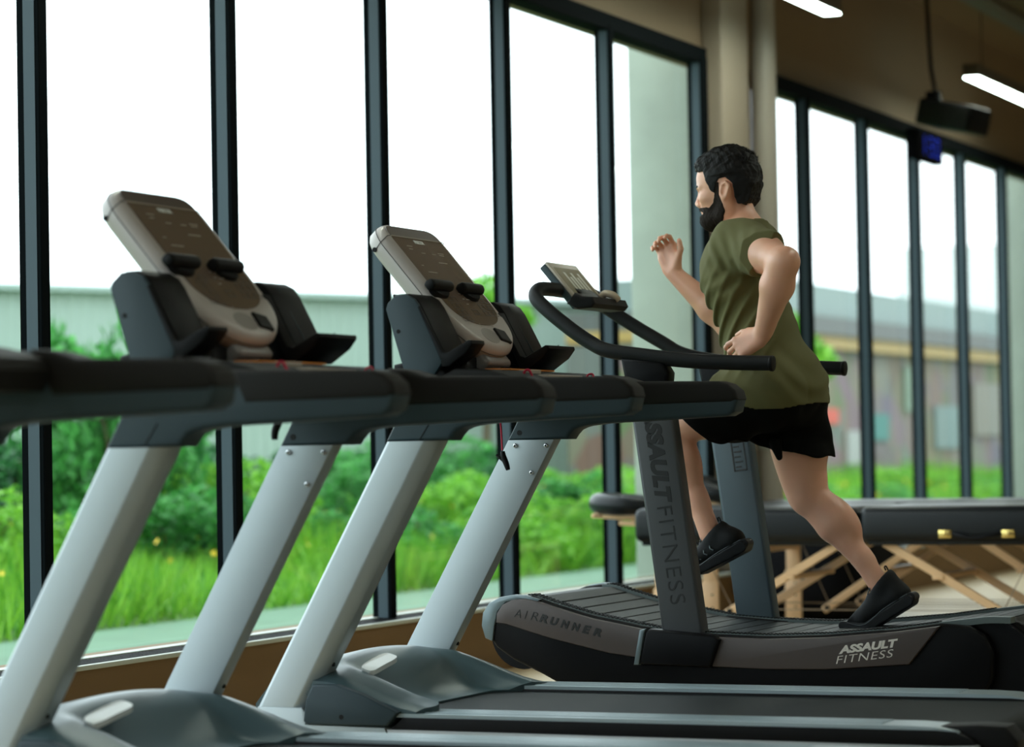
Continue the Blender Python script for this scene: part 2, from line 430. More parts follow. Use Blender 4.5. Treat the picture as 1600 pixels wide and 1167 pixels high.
        prism(bm, [(p[0], p[1] + dz) for p in [(-3.44, .209), (-1.94, .209), (-1.88, .205), (-1.84, .200), (-1.85, .208), (-1.90, .216), (-1.97, .219), (-3.44, .219)]], ya + .004, yb - .004, .0)
        for k in range(5):
            y = ya + .03 + k * .024; box(bm, -3.44, -2.05, y, y + .011, .2185 + dz, .2215 + dz)
        fin(bm, 'step_strip', ALU, sr, 0)
    # belt round its rollers, deck frame
    bm = bmesh.new(); loop = []
    cx0, cx1, cz, rr = -3.62, -1.80, .150, .052
    for k in range(13): a = math.pi / 2 - math.pi * k / 12; loop.append((cx1 + rr * math.cos(a), cz + rr * math.sin(a)))
    for k in range(13): a = -math.pi / 2 - math.pi * k / 12; loop.append((cx0 + rr * math.cos(a), cz + rr * math.sin(a)))
    prism(bm, loop, YN + .158, YF - .158); fin(bm, 'running_belt', BELT, R_, 40)
    bm = bmesh.new(); box(bm, -3.80, -1.90, YN + .03, YF - .03, .045, .145, .01); fin(bm, 'deck_frame', BLKPLAST)
    for y in (YN + .12, YF - .12):
        for x in (-3.7, -1.98): bm = bmesh.new(); cyl(bm, (x, y, 0), (x, y, .06), .03, n=20, bevel=.004); fin(bm, 'levelling_foot', BLKPLAST)
    for y0, y1 in ((YN + .035, YN + .156), (YF - .156, YF - .035)):
        bm = bmesh.new(); prism(bm, [(-1.93, .07), (-1.74, .085), (-1.70, .12), (-1.70, .17), (-1.73, .205), (-1.80, .208), (-1.90, .203), (-1.93, .15)], y0, y1, .012, 3); fin(bm, 'roller_cover', BLKPLAST)
    # motor cover: a low saddle, the rear edge cut back over the belt
    XP = [-3.865, -3.81, -3.72, -3.62, -3.54, -3.48, -3.42, -3.37, -3.335]
    ZP = [.235, .300, .306, .297, .272, .251, .232, .222, .2175]
    nu, nv = 40, 44; rows = []
    bm = bmesh.new(); wv = YF - YN
    for j in range(nv + 1):
        t_ = -1 + 2 * j / nv; y = YC + t_ * (wv / 2 - .012); row = []
        a = abs(t_)
        # rear limit: tips over the rails, recess over the belt
        if a > .70: xr = -3.335 - .03 * ((a - .85) / .15) ** 2
        elif a > .58: xr = -3.455 + (.12 - .03) * ((a - .58) / .12)
        else: xr = -3.455
        for i in range(nu + 1):
            s = i / nu; x = -3.865 + (xr + 3.865) * s
            z = float(np.interp(x, XP, ZP)); 
            crown = .055 * (1 - a ** 2.2) * math.sin(math.pi * min(1, max(0, (x + 3.9) / .62))) ** .8
            z = z + crown
            if a < .74:
                s_ = min(1, max(0, (x + 3.70) / (xr + 3.70))); s_ = s_ * s_ * (3 - 2 * s_) * min(1, (.74 - a) / .10); z = z * (1 - s_) + .2085 * s_
            z -= .010 * max(0, (a - .93) / .07) ** 2
            row.append(bm.verts.new((x, y, z)))
        rows.append(row)
    for j in range(nv):
        for i in range(nu): bm.faces.new((rows[j][i], rows[j + 1][i], rows[j + 1][i + 1], rows[j][i + 1]))
    ex = bmesh.ops.extrude_edge_only(bm, edges=[e for e in bm.edges if e.is_boundary])
    for v in ex['geom']:
        if isinstance(v, bmesh.types.BMVert): v.co.z = max(.203 if v.co.x > -3.6 else .19, v.co.z - .02); v.co.z = min(v.co.z, .25)
    hood = fin(bm, 'motor_cover', HOODM, R_, 50)
    bm = bmesh.new()
    def hz(x, y):
        a = abs((y - YC) / (wv / 2 - .012)); return float(np.interp(x, XP, ZP)) + .055 * (1 - a ** 2.2) * math.sin(math.pi * min(1, max(0, (x + 3.9) / .62))) ** .8
    ang = []
    cxb, cyb = -3.585, YN + .235
    for k in range(24):
        a = 2 * math.pi * k / 24; cxx = .022 * np.sign(math.cos(a)) * abs(math.cos(a)) ** .5; cyy = .10 * np.sign(math.sin(a)) * abs(math.sin(a)) ** .5
        ang.append((cxb + cxx + .10 * (-cyy) * .6, cyb + cyy))
    top = [bm.verts.new((p[0], p[1], hz(*p) + .0035)) for p in ang]; bot = [bm.verts.new((p[0], p[1], hz(*p) - .01)) for p in ang]
    bm.faces.new(top)
    for k in range(24): bm.faces.new((top[k], top[(k + 1) % 24], bot[(k + 1) % 24], bot[k]))
    fin(bm, 'cover_badge', WHITEM, hood, 0)
    # control tray between the handrails
    bm = bmesh.new()
    prism(bm, [(-3.46, 1.05), (-3.09, 1.06), (-3.075, 1.10), (-3.085, 1.124), (-3.12, 1.136), (-3.18, 1.150), (-3.27, 1.154), (-3.33, 1.125), (-3.46, 1.12)], YN + .095, YF - .095, .008, 3)
    tr_ = fin(bm, 'control_tray', GRIPM, R_, 40)
    ym = (YN + YF) / 2
    bm = bmesh.new(); prism(bm, [(-3.275, 1.150), (-3.19, 1.152), (-3.19, 1.156), (-3.27, 1.158)], ym - .16, ym + .16, .001); fin(bm, 'orange_strip', ORANGE, tr_, 0)
    bm = bmesh.new(); box(bm, -3.18, -3.14, ym - .13, ym - .06, 1.140, 1.152, .002); box(bm, -3.14, -3.09, ym - .13, ym + .13, 1.120, 1.137, .002); fin(bm, 'key_plate', PANELMK, tr_, 0)
    bm = bmesh.new(); tube(bm, catmull([(-3.135, ym - .20, 1.128), (-3.13, ym - .20, 1.146), (-3.118, ym - .198, 1.148), (-3.108, ym - .195, 1.126)], 6), .0035, 8)
    tube(bm, catmull([(-3.11, ym + .20, 1.127), (-3.105, ym + .21, 1.142), (-3.09, ym + .21, 1.142), (-3.085, ym + .20, 1.122)], 6), .003, 8)
    fin(bm, 'stop_cord', REDM, tr_, 0)
    # console stand
    bm = bmesh.new()
    prism(bm, [(-3.47, 1.05), (-3.26, 1.06), (-3.27, 1.12), (-3.32, 1.16), (-3.40, 1.18), (-3.46, 1.17)], YN + .10, YF - .10, .01, 3)
    prism(bm, [(-3.52, 1.08), (-3.33, 1.10), (-3.33, 1.19), (-3.46, 1.34), (-3.56, 1.38)], YC - .17, YC + .17, .02, 3)
    fin(bm, 'console_stand', BLKPLAST, R_, 40)
    # accessory trays left and right of the console
    for sgn in (-1, 1):
        yo = YC + sgn * .375; yi = YC + sgn * .212; ylip = YC - .285 if sgn < 0 else YC + .17
        a, b = sorted((yo, yo - sgn * .022))
        bm = bmesh.new()
        prism(bm, [(-3.476, 1.325), (-3.470, 1.342), (-3.446, 1.363), (-3.411, 1.364), (-3.387, 1.352), (-3.372, 1.332), (-3.310, 1.198), (-3.300, 1.178),
                   (-3.335, 1.13), (-3.36, 1.08), (-3.40, 1.08), (-3.41, 1.11)], a, b, .004, 2)
        tr2 = fin(bm, 'accessory_tray', DKPLAST, R_, 40)
        a, b = sorted((yo - sgn * .010, yi))
        bm = bmesh.new()
        prism(bm, [(-3.462, 1.345), (-3.440, 1.366), (-3.408, 1.367), (-3.384, 1.354), (-3.368, 1.332), (-3.300, 1.200), (-3.30, 1.17), (-3.33, 1.13), (-3.36, 1.14)], a, b, .004, 2)
        fin(bm, 'tray_back', BLKPLAST, tr2, 40)
        a, b = sorted((yo, ylip))
        bm = bmesh.new()
        prism(bm, [(-3.372, 1.332), (-3.304, 1.203), (-3.290, 1.198), (-3.224, 1.232), (-3.214, 1.231), (-3.212, 1.222), (-3.232, 1.196), (-3.285, 1.160), (-3.305, 1.160), (-3.318, 1.19), (-3.383, 1.332)], a, b, .004, 2)
        fin(bm, 'tray_lip', BLKPLAST, tr2, 40)
        bm = bmesh.new(); yh = yo + sgn * .001
        cyl(bm, (-3.437, yh, 1.262), (-3.437, yo - sgn * .01, 1.262), .006, n=16); fin(bm, 'tray_hole', BLACKM, tr2, 0)
        if sgn == 1:                                     # seam on the wide right-hand liner
            bm = bmesh.new(); tube(bm, [(-3.384, yi + .06, 1.356), (-3.300, yi + .06, 1.2045), (-3.288, yi + .06, 1.2005), (-3.222, yi + .06, 1.2345)], .0012, 6)
            fin(bm, 'liner_seam', DKPLAST, tr2, 0)
    # console head: u along Y, v up the slope, w outward
    vd = Vector((-.642, 0, .767)); wd = Vector((.767, 0, .642)); ud = Vector((0, 1, 0))
    MC = Matrix(((ud.x, vd.x, wd.x, -3.366), (ud.y, vd.y, wd.y, YC), (ud.z, vd.z, wd.z, 1.317), (0, 0, 0, 1)))
    def tongue(hw, vt, vb, rt_, vs=.02, n=16, e=2.1):
        """rounded-top, round-bottomed outline"""
        P = []
        for k in range(9):                               # top right corner
            a = math.pi / 2 * (1 - k / 8); P.append((hw - rt_ + rt_ * math.cos(a), vt - rt_ * 1.15 + rt_ * 1.15 * math.sin(a)))
        for k in range(2 * n + 1):                       # bottom
            a = -math.pi * k / (2 * n); c, s_ = math.cos(a), math.sin(a)
            P.append((hw * np.sign(c) * abs(c) ** (2 / e), vs - (vs - vb) * abs(s_) ** (2 / e)))
        for k in range(9):
            a = math.pi / 2 + math.pi / 2 * (1 - k / 8); P.append((-hw + rt_ + rt_ * math.cos(a), vt - rt_ * 1.15 + rt_ * 1.15 * math.sin(a)))
        return P
    def tongue_solid(layers):
        """layers: list of (outline, w); lofted"""
        bm = bmesh.new(); R = []
        for P, w in layers:
            R.append([bm.verts.new(MC @ Vector((p[0], p[1], w if not callable(w) else w(p)))) for p in P])
        n = len(layers[0][0])
        for a, b in zip(R[:-1], R[1:]):
            for j in range(n): bm.faces.new((a[j], a[(j + 1) % n], b[(j + 1) % n], b[j]))
        bm.faces.new(R[0]); bm.faces.new(R[-1][::-1])
        return bm
    VT, VB = .355, -.136
    L = [(tongue(.168, VT - .03, VB + .05, .06), -.068), (tongue(.190, VT - .008, VB + .02, .07), -.064), (tongue(.200, VT, VB + .004, .075), -.052), (tongue(.205, VT, VB, .075), -.024),
         (tongue(.202, VT - .003, VB + .003, .072), -.012), (tongue(.192, VT - .008, VB + .012, .068), -.001), (tongue(.182, VT - .014, VB + .022, .062), .002), (tongue(.172, VT - .02, VB + .07, .058), .0022)]
    cons = fin(tongue_solid(L), 'console', SHELL, R_, 60)
    # seams
    bm = bmesh.new()
    ring = [MC @ Vector((p[0], p[1], -.0235)) for p in tongue(.2055, VT + .0005, VB - .0005, .075)]
    tube(bm, ring, .0011, 6, closed=True)
    for u in (-1, 1):
        tube(bm, [MC @ Vector((u * .1975, .290, -.055)), MC @ Vector((u * .2045, .294, -.024)), MC @ Vector((u * .190, .299, .0015)), MC @ Vector((u * .172, .301, .003))], .0011, 6)
    fin(bm, 'shell_seam', PANELDK, cons, 0)
    # dark glossy panel, its browner head strip above a thin line
    def arch(hw, v0, v1, vt, rt_):
        return tongue(hw, vt, v0, rt_, v1)
    PO = tongue(.168, .298, -.040, .002, .060, 16, 2.3)
    bm = shape_bm(PO, .0016, MC @ Matrix.Translation((0, 0, .0022))); pan = fin(bm, 'display_panel', PANEL, cons, 0)
    hp_ = [(-.169, .301), (.169, .301)] + [(.119 + .050 * math.cos(a), .306 + .034 * math.sin(a)) for a in np.linspace(0, math.pi / 2, 7)] + [(-.134 + .035 * math.cos(a), .314 + .026 * math.sin(a)) for a in np.linspace(math.pi / 2, math.pi, 6)]
    bm = shape_bm(hp_, .003, MC @ Matrix.Translation((0, 0, .0008))); fin(bm, 'top_strip', SHELLTOP, cons, 40)
    bm = shape_bm([(-.168, .2975), (.168, .2975), (.168, .3005), (-.168, .3005)], .003, MC @ Matrix.Translation((0, 0, .0022))); fin(bm, 'trim_line', PANELMK, cons, 0)
    # lettering and printed keys on the panel
    W0 = .0040
    me = text_mesh('PRECOR', .017, MC @ Matrix.Translation((-.005, .283, W0)), bold=.0009, depth=.0003); link(me, 'brand_lettering', WHITEM, pan, 0)
    bm = bmesh.new()
    def mark(u0, u1, v0, v1, w=W0): u0 *= 1.2; u1 *= 1.2; v0 -= .03; v1 -= .03; merge(bm, shape_bm([(u0, v0), (u1, v0), (u1, v1), (u0, v1)], .0003, MC @ Matrix.Translation((0, 0, w))))
    for u, v, l in ((-.095, .292, .03), (-.095, .280, .02), (-.04, .268, .022), (.02, .268, .022), (.06, .275, .035), (.06, .267, .028), (-.10, .215, .012),
                    (-.09, .19, .05), (.02, .235, .05)): mark(u, u + l, v, v + .0028)
    for k in range(3):
        mark(.005, .03, .125 - k * .018, .127 - k * .018); mark(-.015, -.002, .11 - k * .02, .1122 - k * .02)
    mark(-.035, -.032, -.018, -.006); mark(.035, .038, -.018, -.006)
    fin(bm, 'printed_labels', PANELMK, pan, 0)
    bm = bmesh.new()
    def key(u, v, du, dv):
        for a, b, c, d in ((u, u + du, v, v + .002), (u, u + du, v + dv, v + dv + .002), (u, u + .002, v, v + dv), (u + du, u + du + .002, v, v + dv)): mark(a, b, c, d)
    for k in range(4):
        for q in range(2): key(-.108 + q * .030, .078 - k * .026, .022, .017)
    for k in range(3):
        for q in range(3): key(.052 + q * .028, .082 - k * .026, .021, .017)
    key(-.012, .03, .03, .018)
    fin(bm, 'key_outline', PANELDK, pan, 0)
    # two black toggle paddles
    for u in (-.155, .058):
        bm = bmesh.new()
        prof = [(-.012, .0), (.016, .0), (.022, .020), (.018, .040), (.004, .048), (-.012, .042), (-.020, .024)]
        t_ = bmesh.new(); A = [t_.verts.new((-.046, p[0], p[1])) for p in prof]; B = [t_.verts.new((.046, p[0], p[1])) for p in prof]
        t_.faces.new(A); t_.faces.new(B[::-1])
        for k in range(len(prof)): t_.faces.new((A[k], A[(k + 1) % 7], B[(k + 1) % 7], B[k]))
        bmesh.ops.recalc_face_normals(t_, faces=t_.faces[:]); bmesh.ops.bevel(t_, geom=t_.edges[:], offset=.006, segments=2, profile=.5, affect='EDGES')
        merge(bm, t_, MC @ Matrix.Translation((u, .090, .003)) @ Matrix.Diagonal((1.5, .85, .7, 1)))
        t_ = bmesh.new(); bmesh.ops.create_cone(t_, cap_ends=True, segments=20, radius1=.032, radius2=.026, depth=.016)
        merge(bm, t_, MC @ Matrix.Translation((u + .004, .078, .006)) @ Matrix.Diagonal((1.7, .8, 1, 1)))
        fin(bm, 'toggle_paddle', BLKPLAST, cons, 40)
    # round scoop and rocker at the lower lip
    bm = bmesh.new()
    t_ = bmesh.new(); bmesh.ops.create_cone(t_, cap_ends=True, segments=36, radius1=.036, radius2=.034, depth=.003)
    merge(bm, t_, MC @ Matrix.Translation((-.022, -.080, .0012)) @ Matrix.Diagonal((1.5, .85, 1, 1))); fin(bm, 'thumb_scoop', mat('scoop_grey', (.30, .27, .25), .4), cons, 0)
    bm = bmesh.new()
    t_ = bmesh.new(); bmesh.ops.create_cube(t_, size=1, matrix=Matrix.Diagonal((.040, .040, .012, 1))); bmesh.ops.bevel(t_, geom=t_.edges[:], offset=.003, segments=2, affect='EDGES', profile=.5)
    merge(bm, t_, MC @ Matrix.Translation((.060, -.080, .003)) @ Matrix.Rotation(math.radians(-12), 4, 'Z') @ Matrix.Diagonal((1.5, 1.2, 1, 1))); fin(bm, 'rocker_switch', BLACKM, cons, 0)
    # socket block under the tip
    bm = bmesh.new()
    box(bm, -.085, .085, -.158, -.105, -.085, -.030, .014, 4, MC); blk = fin(bm, 'socket_block', mat('socket_grey', (.22, .21, .21), .35), cons, 40)
    bm = bmesh.new(); box(bm, .02, .08, -.160, -.150, -.068, -.044, .002, 1, MC); fin(bm, 'socket', BLACKM, blk, 0)
    bm = bmesh.new(); box(bm, .055, .070, -.161, -.158, -.062, -.050, .001, 1, MC); fin(bm, 'socket_pin', STEEL, blk, 0)
    # hinge screws on the upper sides of the shell
    bm = bmesh.new()
    for u in (-1, 1): cyl(bm, MC @ Vector((u * .185, .292, -.052)), MC @ Vector((u * .2015, .292, -.052)), .007, n=16)
    fin(bm, 'shell_screw', BLACKM, cons, 0)
    return R_
T2 = build_treadmill()
T1 = copy_tree(T2); T1.location.y -= 1.45; T1.location.z = -.008
T1['label'] = 'silver belt treadmill whose blurred grey console is highest and farthest left'
T0 = copy_tree(T2); T0.location.y -= 3.066
for o in list(T0.children_recursive):
    if o.name.split('.')[0] in ('orange_strip', 'key_plate', 'stop_cord'): bpy.data.objects.remove(o)
T0['label'] = 'nearest treadmill at the left edge, only its blurred black handrail end in view'
# tether clips: hanging on the far machine, tucked up on the near one
ORG = Vector(T2.location)
bm = bmesh.new(); tube(bm, catmull([(-3.40, 7.66, 1.062), (-3.404, 7.69, 1.0), (-3.405, 7.70, .925)], 6), .0028, 8); tc_ = finish(bm, 'tether_cord', REDM, T2, 30)
bm = bmesh.new(); tube(bm, catmull([(-3.404, 7.70, .922), (-3.401, 7.70, .905), (-3.393, 7.70, .885), (-3.387, 7.70, .866)], 6), [.004 + .005 * math.sin(math.pi * .15 + 2.2 * k / 18) for k in range(19)], 12)
tube(bm, [(-3.402, 7.70, .893), (-3.412, 7.70, .902), (-3.424, 7.70, .912)], [.0045, .0045, .0035], 10)
finish(bm, 'tether_clip', BLACKM, tc_, 40)
ORG = Vector(T1.location)
bm = bmesh.new(); tube(bm, catmull([(-3.33, 6.20, 1.045), (-3.345, 6.20, 1.015), (-3.36, 6.20, .985), (-3.362, 6.20, .962)], 6), [.007 + .003 * math.sin(3 * k / 18) for k in range(19)], 12)
finish(bm, 'tether_clip', BLACKM, T1, 40)
# ---------------------------------------------------------------- curved manual treadmill
ARN, ARF = 8.30, 9.10
ARM_ = mat('curved_body_paint', (.095, .078, .076), .45, .1, spec=.4, bump=.15, bscale=1300, vary=.06, vscale=3)
ARPOST = mat('curved_post_paint', (.075, .078, .082), .45, .3, spec=.4, bump=.15, bscale=1200)
ARPOST2 = mat('far_post_paint', (.06, .085, .10), .45, .3)
ARBLK = mat('body_black', (.004, .004, .005), .4, bump=.1, bscale=900, spec=.14)
NET = mat('rubber_edge', (.10, .13, .13), .5)
LETB = mat('black_lettering', (.008, .008, .008), .5)
LETW = mat('silver_lettering', (.80, .74, .68), .3, .1)
A_ = root('curved_treadmill', (-2.9, 8.70, 0), 'black curved motorless treadmill under the running man, with lettering along its side', 'treadmill')
fin = lambda bm, n, m, p=A_, s=35: finish(bm, n, m, p, s)
# top curve of the running surface
TX = [-3.72, -3.66, -3.58, -3.515, -3.38, -3.15, -2.99, -2.80, -2.60, -2.39, -2.25, -2.10, -2.02, -1.985]
TZ = [.425, .447, .449, .427, .389, .346, .334, .328, .335, .353, .372, .390, .389, .365]
def topz(x): return float(np.interp(x, TX, TZ))
for side in (0, 1):
    Y = (lambda d: ARN + d) if side == 0 else (lambda d: ARF - d)
    ya, yb = sorted((Y(.012), Y(.085)))
    out = [(-3.752, .38), (-3.745, .415), (-3.72, .437), (-3.68, .451), (-3.63, .457), (-3.58, .456)]
    xs = np.linspace(-3.53, -2.24, 30)
    out += [(x, topz(x) + .006) for x in xs] + [(-2.20, .376), (-2.15, .372), (-2.105, .345), (-2.08, .29), (-2.085, .21), (-2.13, .13), (-2.25, .10)]
    out += [(x, .10 + .04 * abs((x + 2.8) / .7) ** 2.2) for x in np.linspace(-2.35, -3.40, 14)] + [(-3.55, .205), (-3.65, .25), (-3.71, .29), (-3.742, .335)]
    bm = bmesh.new(); prism(bm, out, ya, yb, .012, 3); body = fin(bm, 'side_body', ARBLK, A_, 40)
    # grey upper side plate
    lo = [(-3.703, .370), (-3.670, .366), (-3.514, .322), (-3.317, .278), (-3.166, .258), (-2.975, .240), (-2.80, .234), (-2.60, .236), (-2.338, .255)]
    hi = [(x, topz(x) - .001) for x in np.linspace(-2.24, -3.55, 30)] + [(-3.60, .448), (-3.645, .444), (-3.68, .428), (-3.70, .40)]
    bm = bmesh.new(); a, b = sorted((Y(-.004), Y(.03))); prism(bm, lo + hi, a, b, .006, 2); pl = fin(bm, 'side_plate', ARM_, body, 40)
    # pale strip painting in the highlight along the nose edge
    bm = bmesh.new(); a, b = sorted((Y(.004), Y(.03)))
    prism(bm, [(-3.757, .36), (-3.752, .40), (-3.73, .432), (-3.69, .452), (-3.64, .460), (-3.60, .458), (-3.55, .445), (-3.56, .436), (-3.62, .446), (-3.67, .436), (-3.70, .405), (-3.712, .36), (-3.72, .31), (-3.745, .32)], a, b, .004)
    fin(bm, 'nose_highlight', mat('pale_edge_paint', (.17, .22, .24), .35, .3), body, 40)
    # studded rubber strip along the belt edge
    bm = bmesh.new(); a, b = sorted((Y(.03), Y(.085))); P = []
    xs = np.linspace(-3.62, -2.03, 60)
    up_ = [(x, topz(x) + .009) for x in xs]; dn = [(x, topz(x) - .01) for x in xs[::-1]]
    prism(bm, up_ + dn, a, b); st = fin(bm, 'belt_edge', NET, body, 30)
    bm = bmesh.new(); k = 0; x = -3.60
    while x < -2.25:
        for r_i in range(4):
            yy = a + .007 + r_i * .0125; xx = x + (.006 if r_i % 2 else 0)
            box(bm, xx - .0035, xx + .0035, yy - .004, yy + .004, topz(xx) + .008, topz(xx) + .0125)
        x += .0125
    fin(bm, 'edge_studs', BLACKM, st, 0)
    # post and its socket
    pw = [(-3.222, 1.0, -3.086), (-3.123, .30, -2.985)]
    bm = bmesh.new(); a, b = sorted((Y(.012), Y(.075)))
    prism(bm, [(-3.250, 1.19), (-3.132, .29), (-2.994, .29), (-3.108, 1.17)], a, b, .012, 3)
    post = fin(bm, 'post', ARPOST if side == 0 else ARPOST2, A_, 40)
    bm = bmesh.new(); a, b = sorted((Y(-.022), Y(.088)))
    prism(bm, [(-3.205, .245), (-3.180, .350), (-3.165, .356), (-2.955, .338), (-2.935, .325), (-2.968, .238)], a, b, .008, 3); fin(bm, 'post_socket', ARBLK, post, 40)
    bm = bmesh.new(); a, b = sorted((Y(-.024), Y(.02)))
    prism(bm, [(-3.222, .243), (-3.200, .352), (-3.178, .358), (-3.185, .345), (-3.205, .243)], a, b, .003); fin(bm, 'socket_edge', mat('pale_edge_paint', (.30, .36, .38)), post, 40)
    bm = bmesh.new(); ym = Y(.043)
    prism(bm, [(-3.262, 1.212), (-3.12, 1.196), (-3.098, 1.160), (-3.104, 1.11), (-3.244, 1.12)], ym - .034, ym + .034, .012, 3); fin(bm, 'post_cap', ARBLK, post, 40)
# drum housing at the rear between the sides
bm = bmesh.new(); cyl(bm, (-2.10, ARN + .05, .245), (-2.10, ARF - .05, .245), .14, n=40)
prism(bm, [(-2.2, .13), (-2.0, .14), (-1.955, .2), (-1.95, .28), (-1.975, .35), (-2.02, .385), (-2.1, .388), (-2.2, .372)], ARN + .085, ARF - .085, .02, 3)
fin(bm, 'rear_drum', ARBLK, A_, 40)
bm = bmesh.new(); cyl(bm, (-3.63, ARN + .05, .33), (-3.63, ARF - .05, .33), .112, n=40); fin(bm, 'front_drum', ARBLK, A_, 40)
bm = bmesh.new()
for x, r_ in ((-2.115, .150),): cyl(bm, (x, ARN + .06, .235), (x, ARN + .13, .235), r_, n=40, bevel=.006)
fin(bm, 'drum_ring', mat('drum_ring_paint', (.16, .13, .12), .3, .3), A_, 40)
# slatted running surface: one band of rubber slats
bm = bmesh.new()
L_ = [(-3.70, .40)] + [(x, topz(x)) for x in np.linspace(-3.68, -2.02, 200)]
s_ = 0; pts = [Vector((a, 0, b)) for a, b in L_]
SL = .062; acc = 0; cur = [pts[0]]
def slat(P):
    t_ = [(p.x, p.z) for p in P]; prism(bm, t_ + [(p.x, p.z - .018) for p in reversed(P)], ARN + .088, ARF - .088)
i = 1
while i < len(pts):
    d = (pts[i] - cur[-1]).length; acc += d
    if acc >= SL - .004:
        slat(cur + [pts[i]]); 
        j = i
        gap = 0
        while j + 1 < len(pts) and gap < .004: gap += (pts[j + 1] - pts[j]).length; j += 1
        cur = [pts[j]]; acc = 0; i = j + 1
    else: cur.append(pts[i]); i += 1
fin(bm, 'slat_belt', mat('slat_rubber', (.016, .020, .021), .5, spec=.28, bump=.3, bscale=500, vary=.12, vscale=14), A_, 0)
bm = bmesh.new(); pp = [(x, topz(x) - .012) for x in np.linspace(-3.68, -2.02, 60)]
prism(bm, pp + [(p[0], p[1] - .03) for p in reversed(pp)], ARN + .09, ARF - .09); fin(bm, 'belt_backing', BLACKM, A_, 30)
# frame under the machine, feet and wheels
bm = bmesh.new()
for y in (ARN + .10, ARF - .16): box(bm, -3.30, -2.3, y, y + .06, .075, .13, .006)
for x in (-3.25, -2.35): box(bm, x, x + .07, ARN + .10, ARF - .10, .06, .12, .006)
fin(bm, 'under_frame', ARBLK, A_)
for x, y in ((-3.22, ARN + .13), (-3.22, ARF - .13), (-2.0, ARN + .13), (-2.0, ARF - .13)):
    bm = bmesh.new(); cyl(bm, (x, y, 0), (x, y, .03), .035, n=20, bevel=.004); cyl(bm, (x, y, .02), (x - .04 if x > -2.5 else x, y, .14), .016, n=10); fin(bm, 'foot', BLACKM, A_)
# handlebars: one loop of round foam-covered tube
bar = [(-2.765, 8.33, 1.180), (-2.90, 8.33, 1.186), (-3.05, 8.33, 1.197), (-3.20, 8.33, 1.218), (-3.31, 8.33, 1.236), (-3.37, 8.34, 1.262), (-3.44, 8.35, 1.306), (-3.53, 8.37, 1.372), (-3.585, 8.40, 1.418),
       (-3.60, 8.46, 1.447), (-3.595, 8.55, 1.452), (-3.59, 8.70, 1.450), (-3.595, 8.86, 1.452), (-3.61, 8.96, 1.449), (-3.615, 9.02, 1.430), (-3.575, 9.05, 1.395), (-3.49, 9.06, 1.338), (-3.40, 9.06, 1.285), (-3.335, 9.06, 1.247),
       (-3.24, 9.06, 1.222), (-3.10, 9.06, 1.203), (-2.95, 9.06, 1.190), (-2.755, 9.06, 1.177)]
bm = bmesh.new(); tube(bm, catmull(bar, 8), .0235, 20); hb = fin(bm, 'handlebar', mat('bar_foam', (.010, .011, .012), .5, bump=.25, bscale=1500, spec=.15), A_, 60)
bm = bmesh.new()
for y, x in ((8.33, -2.765), (9.06, -2.755)): cyl(bm, (x - .004, y, 1.1795 if y < 9 else 1.177), (x + .008, y, 1.179 if y < 9 else 1.1765), .025, n=24, bevel=.003)
fin(bm, 'bar_end_cap', BLACKM, hb, 40)
# small tilted display on the cross bar
vd = Vector((-.64, 0, .768)).normalized(); wd = Vector((vd.z, 0, -vd.x)); 
MS = Matrix(((0, vd.x, wd.x, -3.575), (1, vd.y, wd.y, 8.735), (0, vd.z, wd.z, 1.475), (0, 0, 0, 1)))
bm = bmesh.new(); box(bm, -.135, .135, -.092, .092, -.030, -.006, .004, 2, MS); dsp = fin(bm, 'display', DKPLAST, A_, 30)
bm = bmesh.new(); box(bm, -.130, .130, -.086, .094, -.008, .002, .003, 2, MS); fin(bm, 'display_bezel', mat('bezel_cream', (.50, .45, .38), .4), dsp, 30)
bm = bmesh.new(); box(bm, -.108, .108, -.062, .070, .0015, .0035, 0, 1, MS); fin(bm, 'display_screen', mat('lcd_grey', (.36, .33, .24), .25), dsp, 0)
bm = bmesh.new()
for k in range(5): box(bm, -.06 + .03 * k, -.042 + .03 * k, -.045 + .012 * (k % 3), .05 - .02 * (k % 2), .0034, .0042, 0, 1, MS)
fin(bm, 'screen_figures', mat('lcd_light', (.78, .78, .72), .4), dsp, 0)
bm = bmesh.new(); prism(bm, [(-3.555, 1.405), (-3.515, 1.385), (-3.465, 1.388), (-3.452, 1.402), (-3.462, 1.424), (-3.50, 1.427), (-3.525, 1.440)], 8.58, 8.89, .008, 3)
prism(bm, [(-3.62, 1.44), (-3.54, 1.40), (-3.50, 1.42), (-3.58, 1.475)], 8.66, 8.81, .006, 2)
brk = fin(bm, 'display_bracket', BLKPLAST, dsp, 40)
bm = bmesh.new(); tube(bm, catmull([(-3.52, 8.80, 1.428), (-3.50, 8.79, 1.444), (-3.47, 8.79, 1.438), (-3.455, 8.80, 1.42)], 6), .012, 10); fin(bm, 'clip', mat('clip_tan', (.55, .45, .33), .4), dsp, 40)
# cross brace to carry the display
bm = bmesh.new(); tube(bm, catmull([(-3.50, 8.70, 1.40), (-3.56, 8.70, 1.43), (-3.59, 8.70, 1.447)], 5), .018, 10); fin(bm, 'display_arm', BLKPLAST, dsp)
